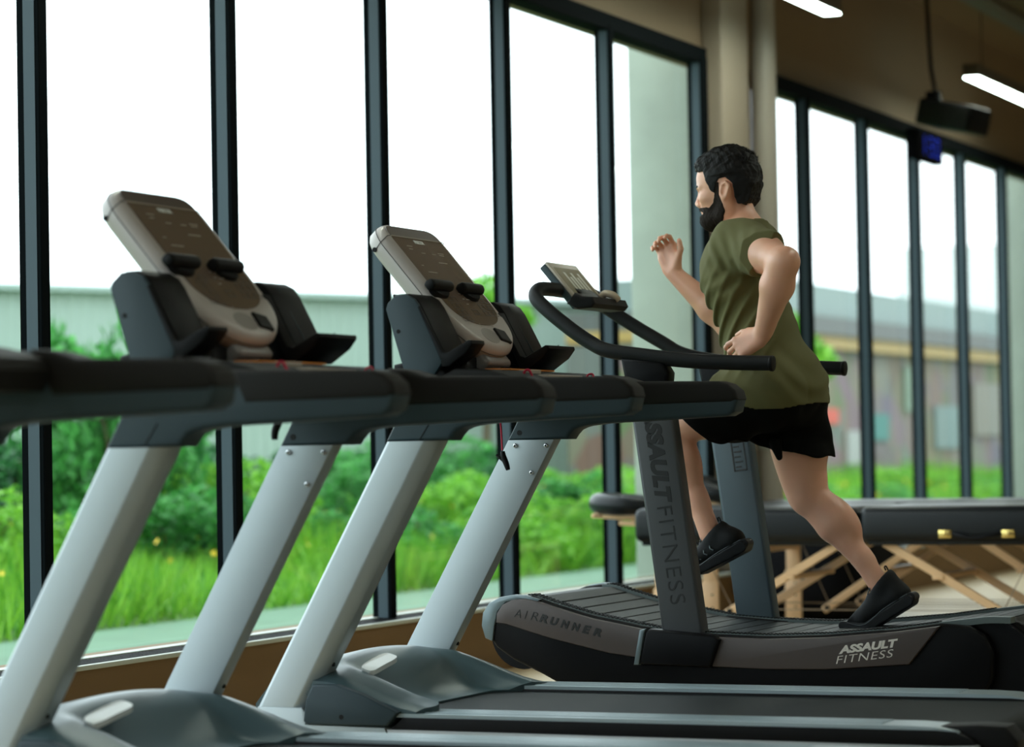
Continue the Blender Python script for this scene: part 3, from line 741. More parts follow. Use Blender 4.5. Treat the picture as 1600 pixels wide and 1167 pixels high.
# lettering
def side_m(x, z, y, ang):                    # text plane facing -Y, reading along +X
    c, s = math.cos(ang), math.sin(ang)
    return Matrix(((c, -s, 0, x), (0, 0, -1, y), (s, c, 0, z), (0, 0, 0, 1)))
def fit_text(body, length, height, M, bold=0, shear=0, space=1.0):
    """word set to a length and a letter height, centred on M"""
    me = text_mesh(body, .05, Matrix.Identity(4), bold=bold, shear=shear, space=space)
    v = np.array([x.co[:] for x in me.vertices]); lo, hi = v.min(0), v.max(0)
    me.transform(M @ Matrix.Diagonal((length / (hi[0] - lo[0]), height / (hi[1] - lo[1]), 1, 1)) @ Matrix.Translation((-(lo[0] + hi[0]) / 2, -(lo[1] + hi[1]) / 2, 0)))
    return me
def joined(mes, name, m, parent):
    bm = bmesh.new()
    for me in mes: bm.from_mesh(me); bpy.data.meshes.remove(me)
    return finish(bm, name, m, parent, 0)
kids = A_.children_recursive
plate = [o for o in kids if o.name.startswith('side_plate')][0]
posts = [o for o in kids if o.name.split('.')[0] == 'post']
nearpost, farpost = posts[0], posts[1]
# the model word follows the curved flank letter by letter
zf = lambda x: float(np.interp(x, [-3.64, -3.56, -3.45, -3.34], [.4035, .391, .365, .341]))
def along(word, x0, x1, h, w, bold, shear, skinny=()):
    out = []; n = len(word); xs = np.linspace(x0, x1, n)
    for ch, x in zip(word, xs):
        a = math.atan((zf(x + .01) - zf(x - .01)) / .02)
        out.append(fit_text(ch, w * (.32 if ch == 'I' and bold <= 0 else 1), h, side_m(x, zf(x), ARN - .0045, a), bold=bold, shear=shear))
    return out
joined(along('AIR', -3.624, -3.566, .0265, .024, -.0008, .22), 'model_lettering', LETB, plate)
joined(along('RUNNER', -3.534, -3.350, .0265, .0285, .0022, .22), 'bold_model_lettering', LETB, plate)
a_ = math.atan2(.026, .20) * 1.02
joined([fit_text('ASSAULT', .192, .0250, side_m(-2.463, .3085, ARN - .0045, a_), bold=.0024, shear=.3)], 'brand_lettering', LETW, plate)
joined([fit_text('FITNESS', .186, .0235, side_m(-2.475, .2775, ARN - .0045, a_), bold=-.0004, shear=.3, space=1.1)], 'brand_lettering', LETW, plate)
# down the near post (reads from the top down)
ap = math.atan2(-.89, .118)
def post_m(x, z, y): return side_m(x, z, y, ap)
joined([fit_text('ASSAULT', .315, .056, post_m(-3.143, .905, ARN + .0115), bold=.0028, shear=.2)], 'post_lettering', LETB, nearpost)
joined([fit_text('FITNESS', .308, .050, post_m(-3.102, .586, ARN + .0115), bold=-.0006, space=1.1)], 'post_lettering', LETB, nearpost)
# boxed mark on the inner face of the far post
bm = bmesh.new(); Mb = side_m(-3.117, .905, ARF - .0755, ap)
for a, b, c, d in ((-.065, .065, .018, .021), (-.065, .065, -.026, -.0215), (-.065, -.062, -.026, .021), (.060, .065, -.026, .021)):
    box(bm, a, b, c, d, 0, .0012, 0, 1, Mb)
for k in range(7): box(bm, -.054 + k * .017, -.049 + k * .017, -.018, .002 + .008 * (k % 2), 0, .0012, 0, 1, Mb)
finish(bm, 'boxed_mark', LETB, farpost, 0)
# ---------------------------------------------------------------- portable massage tables
WOOD = mat('beech_wood', (.78, .50, .27), .45, vary=.12, vscale=6)
VINYL = mat('black_vinyl', (.007, .009, .011), .34, bump=.2, bscale=500, spec=.3)
BRASS = mat('brass', (.80, .60, .20), .25, .9)
CABLE = mat('steel_cable', (.30, .22, .15), .4, .5)
def bar3(bm, a, b, w, h):
    """square-section bar from a to b: w across Y, h in the vertical plane"""
    a = Vector(a); b = Vector(b); d = (b - a).normalized(); s = Vector((0, 1, 0)); u = d.cross(s).normalized(); s = u.cross(d)
    t_ = bmesh.new(); V = []
    for p in (a, b):
        for i, j in ((-1, -1), (1, -1), (1, 1), (-1, 1)): V.append(t_.verts.new(p + s * (w / 2 * i) + u * (h / 2 * j)))
    for f in ((3, 2, 1, 0), (4, 5, 6, 7), (0, 1, 5, 4), (1, 2, 6, 5), (2, 3, 7, 6), (3, 0, 4, 7)): t_.faces.new([V[k] for k in f])
    bmesh.ops.bevel(t_, geom=t_.edges[:], offset=.003, segments=1, affect='EDGES', profile=.5)
    merge(bm, t_)
def massage_table(xl, hx, xr, yn, zt, label, cz, ctilt, zb):
    wid = .72; yf = yn + wid; ym = (yn + yf) / 2
    R_ = root('massage_table', ((xl + xr) / 2, ym, 0), label, 'massage table', 'folding massage tables by the windows')
    fin = lambda bm, n, m, p=R_, s=40: finish(bm, n, m, p, s)
    for a, b in ((xl, hx - .003), (hx + .003, xr)):
        bm = bmesh.new(); box(bm, a, b, yn, yf, zt - .150, zt, .036, 5); fin(bm, 'table_pad', VINYL)
        bm = bmesh.new(); box(bm, a + .03, b - .02, yn + .03, yf - .03, zt - .165, zt - .10, .004, 2); fin(bm, 'table_frame', VINYL)
    def leg(x, y, nm='leg'):
        bm = bmesh.new(); box(bm, x - .035, x + .035, y - .014, y + .014, .10, zt - .10, .004)
        box(bm, x - .042, x + .042, y - .018, y - .002, .0, .30, .004); lg = fin(bm, nm, WOOD)
        bm = bmesh.new()
        for z in (.06, .12, .18, .24): cyl(bm, (x + .012, y - .0185, z), (x + .012, y - .017, z), .005, n=10)
        fin(bm, 'peg_hole', BLACKM, lg, 0)
    for x in (xl + .12, xr - .12):
        for y in (yn + .05, yf - .05): leg(x, y)
        bm = bmesh.new(); box(bm, x - .03, x + .03, yn + .05, yf - .05, zt - .24, zt - .19, .004); fin(bm, 'leg_crossbar', WOOD)
    for y in (yn + .07, yf - .10):
        for s in (-1, 1):
            a = (hx + s * .095, y, zt - .155); b = (hx + s * .625, y, zb)
            bm = bmesh.new(); bar3(bm, a, b, .022, .036); br = fin(bm, 'brace', WOOD)
            bm = bmesh.new(); cyl(bm, (b[0] - s * .02, y - .02, b[2] + .012), (b[0] - s * .02, y + .02, b[2] + .012), .013, n=14); fin(bm, 'brace_knob', BLACKM, br)
    for s in (-1, 1):
        bm = bmesh.new(); x = hx + s * .33; z = zt - .155 - (zt - .155 - zb) * (.33 - .095) / .53
        bar3(bm, (x, yn + .05, z - .01), (x + .001, yf - .08, z - .01), .05, .022); fin(bm, 'brace_crossbar', WOOD)
    bm = bmesh.new()
    for y in (yn + .09, yf - .12):
        tube(bm, [(hx - .60, y, zb + .02), (hx + .60, y, zb + .02)], .0025, 6)
        for s in (-1, 1): tube(bm, [(hx + s * .60, y, zb + .02), (hx + s * .75, y, zt - .16)], .0025, 6)
    fin(bm, 'bracing_cable', CABLE)
    # carry handle with two brass latches on the near long side
    xc = (hx + xr) / 2
    hb_ = []
    bm = bmesh.new(); tube(bm, catmull([(xc - .10, yn - .004, zt - .115), (xc - .06, yn - .022, zt - .125), (xc, yn - .026, zt - .135), (xc + .06, yn - .022, zt - .125), (xc + .10, yn - .004, zt - .115)], 6), .009, 10)
    fin(bm, 'carry_handle', BLKPLAST)
    for x in (xc - .135, xc + .135):
        bm = bmesh.new(); box(bm, x - .028, x + .028, yn - .006, yn + .004, zt - .135, zt - .10, .003); cyl(bm, (x, yn - .012, zt - .117), (x, yn - .004, zt - .117), .008, n=12, bevel=.002)
        fin(bm, 'latch', BRASS)
    # horseshoe face cradle on a wooden bracket
    Mc = Matrix.Translation((xl - .17, ym, cz)) @ Matrix.Rotation(ctilt, 4, 'Y')
    bm = bmesh.new(); P = [Mc @ Vector((.125 - .0 + .15 * -math.cos(a) - .10, .125 * math.sin(a), 0)) for a in np.linspace(-2.35, 2.35, 24)]
    tube(bm, P, [.03 + .018 * math.sin(math.pi * k / 23) ** .4 for k in range(24)], 16); fin(bm, 'face_cradle', VINYL)
    bm = bmesh.new()
    box(bm, -.13, .19, -.10, -.06, -.065, -.045, .004, 2, Mc); box(bm, -.13, .19, .06, .10, -.065, -.045, .004, 2, Mc); box(bm, -.12, -.07, -.10, .10, -.062, -.042, .004, 2, Mc)
    box(bm, .0, .24, -.09, -.065, -.092, -.070, .004, 2, Mc); box(bm, .0, .24, .065, .09, -.092, -.070, .004, 2, Mc)
    fin(bm, 'cradle_bracket', WOOD)
    return R_
massage_table(-4.507, -3.478, -2.45, 11.60, .655, 'front black massage table on beech legs with brass latches, behind the curved treadmill', .665, .06, .19)
massage_table(-4.47, -3.385, -2.30, 12.72, .65, 'rear black massage table, mostly hidden behind the front one, only its top edge showing', .705, .30, .14)
# bags on the floor
BAGM = mat('bag_nylon', (.004, .004, .005), .8, spec=.1, bump=.6, bscale=60)
def bag(name, c, s, label, cat):
    R_ = root(name, (c[0], c[1], 0), label, cat)
    bm = bmesh.new(); t_ = bmesh.new(); bmesh.ops.create_cube(t_, size=1); bmesh.ops.subdivide_edges(t_, edges=t_.edges[:], cuts=7, use_grid_fill=True)
    for v in t_.verts:
        p = v.co * 2; n = (abs(p.x) ** 4 + abs(p.y) ** 4 + abs(p.z) ** 4) ** .25; v.co = p / n * .5
        v.co.z += .03 * math.sin(7 * v.co.x + 2) * (v.co.z > 0)
    merge(bm, t_, Matrix.Translation((c[0], c[1], s[2] / 2)) @ Matrix.Diagonal((s[0], s[1], s[2], 1))); finish(bm, 'bag_body', BAGM, R_, 60)
    bm = bmesh.new()
    for y in (-.08, .08): tube(bm, catmull([(c[0] - s[0] * .25, c[1] + y, s[2] * .97), (c[0] - s[0] * .15, c[1] + y, s[2] + .05), (c[0] + s[0] * .15, c[1] + y, s[2] + .05), (c[0] + s[0] * .25, c[1] + y, s[2] * .97)], 6), .01, 8)
    finish(bm, 'bag_strap', BAGM, R_, 60)
bag('equipment_bag', (-4.46, 14.30, 0), (.66, 1.0, .50), 'large black equipment bag on the floor behind the massage tables', 'bag')
bag('duffel_bag', (-2.44, 13.75, 0), (.62, .40, .42), 'black duffel bag on the floor at the right edge below the table', 'bag')

# ---------------------------------------------------------------- outside
setorg(0, 0, 0)
GRASSG = mat('meadow_ground', (.07, .16, .03), .9, vary=.4, vscale=.8)
bm = bmesh.new()
nx = 30; xs = [-5.22, -6.5, -7.95, -8.6, -9.5, -11, -13, -20, -60]; zs = [-.01, -.01, -.01, .06, .16, .28, .35, .4, .5]
for i in range(len(xs) - 1):
    a = [bm.verts.new(p) for p in ((xs[i], -12, zs[i]), (xs[i], 110, zs[i]), (xs[i + 1], 110, zs[i + 1]), (xs[i + 1], -12, zs[i + 1]))]; bm.faces.new(a)
bmesh.ops.remove_doubles(bm, verts=bm.verts[:], dist=1e-4)
o = finish(bm, 'ground', GRASSG, None, 0, 'structure')
bm = bmesh.new(); box(bm, -7.95, -5.23, -8, 26.5, -.06, .012); o = finish(bm, 'reflection_strip', mat('pale_reflection', (.11, .22, .13), .8, vary=.3, vscale=3), None, 0, 'structure')  # ground strip added for a pale reflection in the low glass
# concrete columns outside the glass
CONC = mat('concrete', (.40, .45, .38), .8, bump=.6, bscale=60, vary=.18, vscale=5)
def conc(x0, x1, y0, y1, label):
    R_ = root('concrete_column', ((x0 + x1) / 2, (y0 + y1) / 2, 0), label, 'column')
    bm = bmesh.new(); box(bm, x0, x1, y0, y1, -.1, 3.15, .015); box(bm, x0 + .01, x1 - .01, y0 + .01, y1 - .01, 3.15, 3.2); box(bm, x0, x1, y0, y1, 3.2, 4.6, .015); finish(bm, 'shaft', CONC, R_)
conc(-5.60, -5.235, 14.45, 15.45, 'wide concrete column outside the last pane of the first window row')
conc(-5.55, -5.235, 22.9, 24.2, 'concrete column outside the glass at the right edge')
# foliage
def leafmat(name, a, b):
    m = bpy.data.materials.new(name); m.use_nodes = True; t = m.node_tree; p = t.nodes['Principled BSDF']; p.inputs['Roughness'].default_value = .5
    g = t.nodes.new('ShaderNodeNewGeometry'); cr = t.nodes.new('ShaderNodeValToRGB'); cr.color_ramp.elements[0].color = (*a, 1); cr.color_ramp.elements[1].color = (*b, 1)
    t.links.new(g.outputs['Random Per Island'], cr.inputs['Fac']); t.links.new(cr.outputs['Color'], p.inputs['Base Color'])
    tl = t.nodes.new('ShaderNodeBsdfTranslucent'); mx = t.nodes.new('ShaderNodeMixShader'); mx.inputs[0].default_value = .35
    t.links.new(cr.outputs['Color'], tl.inputs['Color']); t.links.new(p.outputs[0], mx.inputs[1]); t.links.new(tl.outputs[0], mx.inputs[2])
    t.links.new(mx.outputs[0], t.nodes['Material Output'].inputs[0]); return m
LEAF = [leafmat('leaf_bright', (.05, .26, .015), (.30, .66, .06)), leafmat('leaf_mid', (.012, .13, .022), (.12, .48, .10)), leafmat('leaf_dark', (.005, .05, .018), (.05, .25, .06))]
GRASSM = leafmat('grass_blade', (.05, .27, .015), (.30, .62, .05))
rs = np.random.RandomState(3)
def leaves(n, C, Rr, size):
    """leaf quads scattered through the shells of blobs C with radii Rr"""
    k = rs.randint(0, len(C), n); d = rs.normal(size=(n, 3)); d /= np.linalg.norm(d, axis=1)[:, None]
    P = C[k] + d * Rr[k][:, None] * (rs.uniform(.55, 1.05, n) ** .6)[:, None] * np.array([1, 1, .9])
    a = rs.normal(size=(n, 3)) + d * .5; a /= np.linalg.norm(a, axis=1)[:, None]
    b = np.cross(a, rs.normal(size=(n, 3))); b /= np.linalg.norm(b, axis=1)[:, None]; c = np.cross(a, b)
    s = size * rs.uniform(.5, 1.2, n)[:, None]
    V = np.stack([P - b * s, P - c * s * .45, P + b * s, P + c * s * .45], 1).reshape(-1, 3); V[:, 2] = np.maximum(V[:, 2], .01)
    return V, np.arange(4 * n).reshape(n, 4)
BUSH = []
for q in range(5):
    nb = 16; C = np.c_[rs.uniform(-.55, .55, nb), rs.uniform(-.7, .7, nb), rs.uniform(.22, .78, nb)]; Rr = rs.uniform(.16, .32, nb)
    C = np.vstack([C, [[0, 0, .4]]]); Rr = np.append(Rr, .45)
    V, F_ = leaves(5200, C, Rr, .05); BUSH.append(np_mesh('foliage', V, F_))
STEM = mat('stem_bark', (.10, .07, .04), .8)
def stems(h, n=5):
    bm = bmesh.new()
    for k in range(n):
        a = 2 * math.pi * k / n; tube(bm, catmull([(0, 0, 0), (.06 * math.cos(a), .06 * math.sin(a), h * .4), (.3 * h * math.cos(a), .3 * h * math.sin(a), h * .85)], 4), .015, 6)
    me = bpy.data.meshes.new('stem'); bm.to_mesh(me); bm.free(); me.materials.append(STEM); return me
STEMM = stems(.8)
LMS = {}
def bush(x, y, h, w, mi, label, group='shrubs growing outside the windows'):
    z = float(np.interp(-x, [5, 7.95, 8.6, 9.5, 11, 13, 20, 60], [0, 0, .06, .16, .28, .35, .4, .5]))
    e = bpy.data.objects.new('shrub', None); COL.objects.link(e); e.location = (x, y, z - .03); e.rotation_euler.z = rs.uniform(0, 6.28); tag(e, label, 'shrub', group)
    q = rs.randint(0, 5); k_ = (q, mi)
    if k_ not in LMS: me = BUSH[q].copy(); me.materials.append(LEAF[mi]); LMS[k_] = me
    f = bpy.data.objects.new('foliage', LMS[k_]); COL.objects.link(f); f.parent = e; f.scale = (w, w, h)
    s = bpy.data.objects.new('stem', STEMM); COL.objects.link(s); s.parent = e; s.scale = (w, w, h)
LB = ['bright green leafy', 'mid green leafy', 'dark green dense']
ORD = 'first second third fourth fifth sixth seventh eighth ninth tenth eleventh twelfth thirteenth fourteenth fifteenth sixteenth seventeenth eighteenth nineteenth twentieth'.split()
ROWS = {'near': [(-8.9, 18.2, .50, .75, 1), (-8.6, 19.3, .42, .7, 0), (-8.8, 20.6, .55, .8, 0), (-8.5, 21.6, .40, .65, 1), (-8.9, 23.2, .5, .8, 1), (-8.6, 24.7, .45, .75, 0), (-9.0, 26.2, .5, .8, 1), (-8.7, 28.2, .40, .8, 0), (-8.9, 30.4, .42, .9, 1), (-8.8, 33.0, .38, .9, 0), (-8.9, 36.4, .4, 1.0, 1)],
        'middle': [(-9.7, 14.2, .62, .8, 0), (-9.6, 16.2, .62, .8, 1), (-10.0, 17.6, .72, .9, 0), (-10.3, 19.2, .72, .9, 1), (-9.9, 21.2, .62, .9, 0), (-10.0, 23.4, .62, .9, 1), (-10.2, 25.6, .62, 1.1, 0), (-9.9, 28.0, .52, .9, 1), (-9.8, 35.2, .45, 1.1, 0)],
        'back': [(-11.8, 12.7, 1.0, 1.0, 2), (-11.4, 14.6, 1.05, 1.0, 1), (-11.3, 16.7, .95, 1.1, 2), (-11.8, 18.6, .95, 1.0, 1), (-11.6, 20.8, .8, 1.0, 2), (-11.6, 23.1, .8, 1.2, 1), (-11.6, 25.4, .7, 1.1, 2)]}
for rw, L_ in ROWS.items():
    for i, (x, y, h, w, mi) in enumerate(L_): bush(x, y, h, w, mi, '%s shrub outside the windows, %s from the left in the %s row' % (LB[mi], ORD[i], rw))
# taller shrubs reaching above the handrails
bush(-10.4, 16.9, 1.75, .8, 1, 'tall loose green shrub outside the second pane, its top beside the first console')
bush(-10.2, 12.4, 1.0, 1.0, 2, 'big dark green shrub outside the pane at the left edge of the photo')
def tree(x, y, zt, w, label, mi=0):
    z0 = .35
    e = bpy.data.objects.new('tree', None); COL.objects.link(e); e.location = (x, y, z0 - .1); tag(e, label, 'tree', 'young trees beyond the shrubs')
    nb = 26; H = zt - z0
    C = np.c_[rs.normal(0, .33 * w, nb), rs.normal(0, .33 * w, nb), rs.uniform(.45 * H, .95 * H, nb)]; V, F_ = leaves(5200, C, rs.uniform(.14, .3, nb) * w, .07)
    me = np_mesh('crown', V, F_); me.materials.append(LEAF[mi]); f = bpy.data.objects.new('crown', me); COL.objects.link(f); f.parent = e
    bm = bmesh.new(); tube(bm, [(0, 0, 0), (.03, .02, H * .5), (.0, .05, H * .9)], [.06, .04, .015], 10)
    for k in range(7):
        c = C[k]; tube(bm, [(.02, .02, H * .4), tuple(c)], [.02, .006], 6)
    me = bpy.data.meshes.new('trunk'); bm.to_mesh(me); bm.free(); me.materials.append(STEM); s = bpy.data.objects.new('trunk', me); COL.objects.link(s); s.parent = e
tree(-12.9, 28.7, 3.0, .85, 'young pale green tree beyond the shrubs, above the second console')
tree(-11.0, 33.2, 3.1, 1.1, 'young green tree beyond the second window row, beside the runner')
# tall grass
n = 62000
gx = -rs.uniform(8.0, 11.5, n); gy = rs.uniform(8, 42, n); gz = np.interp(-gx, [5, 7.95, 8.6, 9.5, 11, 13], [0, 0, .06, .16, .28, .35])
hh = rs.uniform(.12, .34, n) * (1 + .35 * np.sin(gy * 1.7 + gx)); an = rs.uniform(0, 6.28, n); wd_ = rs.uniform(.006, .013, n); ln = rs.normal(0, .10, (n, 2))
B = np.c_[gx, gy, gz]
V = np.stack([B + np.c_[np.cos(an) * wd_, np.sin(an) * wd_, np.zeros(n)], B - np.c_[np.cos(an) * wd_, np.sin(an) * wd_, np.zeros(n)], B + np.c_[ln, hh]], 1).reshape(-1, 3)
me = np_mesh('tall_grass', V, np.arange(3 * n).reshape(n, 3)); me.materials.append(GRASSM)
o = bpy.data.objects.new('tall_grass', me); COL.objects.link(o); tag(o, 'tall bright green meadow grass outside the windows', 'grass', kind='stuff')
n = 260; fx = -rs.uniform(8.4, 10.5, n); fy = rs.uniform(9, 34, n); fz = np.interp(-fx, [5, 7.95, 8.6, 9.5, 11], [0, 0, .06, .16, .28]) + rs.uniform(.2, .36, n)
P = np.c_[fx, fy, fz]; d1 = rs.normal(size=(n, 3)); d1 /= np.linalg.norm(d1, axis=1)[:, None]; d2 = np.cross(d1, rs.normal(size=(n, 3))); d2 /= np.linalg.norm(d2, axis=1)[:, None]; s = .022
V = np.stack([P - d1 * s, P - d2 * s, P + d1 * s, P + d2 * s], 1).reshape(-1, 3)
me = np_mesh('wildflowers', V, np.arange(4 * n).reshape(n, 4)); me.materials.append(mat('yellow_petal', (.85, .60, .04), .6))
o = bpy.data.objects.new('wildflowers', me); COL.objects.link(o); tag(o, 'small yellow wildflowers scattered in the tall grass', 'flowers', kind='stuff')

# long pale shed with corrugated sheet walls
a0 = np.array([-21.6, 25.0]); a1 = np.array([-14.9, 39.6]); dv = (a1 - a0) / np.linalg.norm(a1 - a0); nv_ = np.array([dv[1], -dv[0]])
R_ = root('shed', (float(a0[0]), float(a0[1]), 0), 'long pale corrugated metal shed beyond the shrubs, behind both consoles', 'shed')
L_ = float(np.linalg.norm(a1 - a0)); n = int(L_ / .09); t_ = np.linspace(0, L_, n); off = np.where(np.arange(n) % 2 == 0, .0, .035)
bot = [(*(a0 + dv * t + nv_ * o_), .2) for t, o_ in zip(t_, off)]; top = [(*(a0 + dv * t + nv_ * o_), 3.0) for t, o_ in zip(t_, off)]
back = [(*(a0 - nv_ * 6), .2), (*(a1 - nv_ * 6), .2)]
bm = bmesh.new(); vb = [bm.verts.new(p) for p in bot]; vt = [bm.verts.new(p) for p in top]
for i in range(n - 1): bm.faces.new((vb[i], vb[i + 1], vt[i + 1], vt[i]))
b0 = [bm.verts.new((*back[k][:2], z)) for k in (0, 1) for z in (.2, 3.0)]
bm.faces.new((vb[0], vt[0], b0[1], b0[0])); bm.faces.new((vb[-1], b0[2], b0[3], vt[-1])); bm.faces.new((b0[0], b0[1], b0[3], b0[2]))
finish(bm, 'sheet_wall', mat('pale_sheet', (.30, .39, .345), .55, vary=.12, vscale=.6), R_, 0)
bm = bmesh.new(); q = [a0 + nv_ * .2 - dv * .2, a1 + nv_ * .2 + dv * .2, a1 - nv_ * 6.2 + dv * .2, a0 - nv_ * 6.2 - dv * .2]
lo = [bm.verts.new((*p, 3.0)) for p in q]; hi = [bm.verts.new((*p, 3.08)) for p in q]
bm.faces.new(hi); bm.faces.new(lo[::-1])
for i in range(4): bm.faces.new((lo[i], lo[(i + 1) % 4], hi[(i + 1) % 4], hi[i]))
finish(bm, 'roof', mat('shed_roof', (.35, .45, .42), .6), R_, 0)
# shop building beyond the second row of windows
bm = bmesh.new()
R_ = root('shop_building', (-13, 40, 0), 'low brown shop building with an ochre fascia band, behind the right-hand windows', 'building')
SW = bpy.data.materials.new('shop_wall'); SW.use_nodes = True; t = SW.node_tree; p = t.nodes['Principled BSDF']; p.inputs['Roughness'].default_value = .7
co = t.nodes.new('ShaderNodeTexCoord'); mp = t.nodes.new('ShaderNodeMapping'); mp.inputs['Scale'].default_value = (1, 1.1, .9); vo = t.nodes.new('ShaderNodeTexVoronoi'); vo.inputs['Scale'].default_value = 1.6
hs = t.nodes.new('ShaderNodeMix'); hs.data_type = 'RGBA'; hs.inputs[0].default_value = .93; hs.inputs[7].default_value = (.115, .095, .07, 1)
t.links.new(co.outputs['Object'], mp.inputs[0]); t.links.new(mp.outputs[0], vo.inputs['Vector']); t.links.new(vo.outputs['Color'], hs.inputs[6]); t.links.new(hs.outputs[2], p.inputs['Base Color'])
box(bm, -14.3, -12.05, 34.5, 62, .2, 2.3); finish(bm, 'shop_wall', SW, R_, 0)
bm = bmesh.new(); box(bm, -14.3, -11.85, 34.5, 62, 2.27, 2.45); finish(bm, 'fascia_band', mat('ochre_fascia', (.36, .24, .07), .6), R_, 0)
bm = bmesh.new(); box(bm, -14.3, -11.75, 34.5, 62, 2.45, 2.70); finish(bm, 'roof_edge', mat('roof_edge', (.08, .085, .08), .6), R_, 0)
bm = bmesh.new(); box(bm, -14.3, -12.2, 36, 62, 2.70, 3.22); finish(bm, 'upper_storey', mat('grey_cladding', (.18, .24, .22), .6), R_, 0)
bm = bmesh.new(); box(bm, -14.3, -11.8, 50.5, 60, 2.62, 4.5); up_ = finish(bm, 'white_block', mat('white_render', (.75, .80, .78), .6), R_, 0)
bm = bmesh.new(); box(bm, -11.82, -11.76, 52.4, 54.2, 2.95, 3.7); finish(bm, 'window_pane', mat('dull_pane', (.16, .20, .20), .3), up_, 0)
for (y0, y1, z0, z1, c) in [(38.3, 39.2, 1.2, 1.42, (.50, .06, .03)), (40.8, 41.8, .95, 1.35, (.02, .16, .14)), (36.4, 37.2, 1.3, 1.9, (.18, .22, .20)), (42.8, 43.8, 1.4, 2.1, (.17, .24, .17)), (35.2, 35.6, 1.2, 1.9, (.55, .12, .10)),
        (39.6, 40.5, .6, 1.1, (.30, .31, .29)), (37.4, 38.1, .7, 1.1, (.25, .25, .38)), (44.5, 46, .8, 1.5, (.12, .18, .17)), (47, 49, 1.0, 1.9, (.16, .15, .12))]:
    bm = bmesh.new(); box(bm, -12.05, -12.0, y0, y1, z0, z1); finish(bm, 'shop_poster', mat('poster_%d' % int(y0 * 10), c, .6), R_, 0)
# ---------------------------------------------------------------- the runner: distance-field modelling, one continuous body
import openvdb as vdb
class Field:
    def __init__(s, lo, hi, h):
        s.lo = np.array(lo, float); s.h = h; s.n = np.ceil((np.array(hi) - s.lo) / h).astype(int) + 1
        s.D = np.full(s.n, .06, np.float32); s.ax = [s.lo[i] + h * np.arange(s.n[i]) for i in range(3)]
    def sub(s, lo, hi):
        a = np.clip(np.floor((np.array(lo) - s.lo) / s.h).astype(int), 0, s.n); b = np.clip(np.ceil((np.array(hi) - s.lo) / s.h).astype(int) + 1, 0, s.n)
        sl = tuple(slice(a[i], b[i]) for i in range(3))
        X, Y, Z = np.meshgrid(s.ax[0][sl[0]].astype(np.float32), s.ax[1][sl[1]].astype(np.float32), s.ax[2][sl[2]].astype(np.float32), indexing='ij', sparse=True)
        return sl, X, Y, Z
    def put(s, sl, d, k=0., op='add'):
        A = s.D[sl]
        if op == 'add':
            if k > 0: h = np.clip(.5 + .5 * (A - d) / k, 0, 1); r_ = A + (d - A) * h - k * h * (1 - h)
            else: r_ = np.minimum(A, d)
        elif op == 'cut':
            d = -d
            if k > 0: h = np.clip(.5 - .5 * (A - d) / k, 0, 1); r_ = A + (d - A) * h + k * h * (1 - h)
            else: r_ = np.maximum(A, d)
        s.D[sl] = r_.astype(np.float32)
    def cone(s, a, b, ra, rb, k=.01, op='add', sy=1.0):
        a = np.array(a, float); b = np.array(b, float); m = max(ra, rb) * max(1, sy) + .05 + k
        sl, X, Y, Z = s.sub(np.minimum(a, b) - m, np.maximum(a, b) + m)
        if sy != 1.0: yc = (a[1] + b[1]) / 2; Y = (Y - yc) / sy + yc
        ba = b - a; L = ba @ ba + 1e-12
        t_ = np.clip(((X - a[0]) * ba[0] + (Y - a[1]) * ba[1] + (Z - a[2]) * ba[2]) / L, 0, 1)
        d = np.sqrt((X - a[0] - t_ * ba[0]) ** 2 + (Y - a[1] - t_ * ba[1]) ** 2 + (Z - a[2] - t_ * ba[2]) ** 2) - (ra + (rb - ra) * t_)
        s.put(sl, d, k, op)
    def ell(s, c, r, R=None, k=.01, op='add'):
        m = max(r) + .05 + k; c = np.array(c, float)
        sl, X, Y, Z = s.sub(c - m, c + m); X = X - c[0]; Y = Y - c[1]; Z = Z - c[2]
        if R is not None: X, Y, Z = (R[0][0] * X + R[1][0] * Y + R[2][0] * Z, R[0][1] * X + R[1][1] * Y + R[2][1] * Z, R[0][2] * X + R[1][2] * Y + R[2][2] * Z)
        k0 = np.sqrt((X / r[0]) ** 2 + (Y / r[1]) ** 2 + (Z / r[2]) ** 2); k1 = np.sqrt((X / r[0] ** 2) ** 2 + (Y / r[1] ** 2) ** 2 + (Z / r[2] ** 2) ** 2) + 1e-9
        s.put(sl, k0 * (k0 - 1) / k1, k, op)
    def mesh(s, name, smooth=0):
        G = vdb.FloatGrid(background=.06); D = np.clip(s.D, -.06, .06); G.copyFromArray(np.ascontiguousarray(D))
        P, T, Q = G.convertToPolygons(isovalue=0.0, adaptivity=0.0)
        P = P * s.h + s.lo
        V0, V1, V2, V3 = P[Q[:, 0]], P[Q[:, 1]], P[Q[:, 2]], P[Q[:, 3]]
        vol = np.einsum('ij,ij->i', V0, np.cross(V1, V2)).sum() + np.einsum('ij,ij->i', V0, np.cross(V2, V3)).sum()
        if vol < 0: Q = Q[:, ::-1]
        for _ in range(smooth):
            S = np.zeros_like(P); N = np.zeros(len(P))
            for i in range(4):
                for j in (1, 3): np.add.at(S, Q[:, i], P[Q[:, (i + j) % 4]]); np.add.at(N, Q[:, i], 1)
            P = P * .4 + .6 * S / N[:, None]
        return np_mesh(name, P, Q)
def rotY(a):  # columns = local axes
    c, s_ = math.cos(a), math.sin(a); return ((c, 0, s_), (0, 1, 0), (-s_, 0, c))
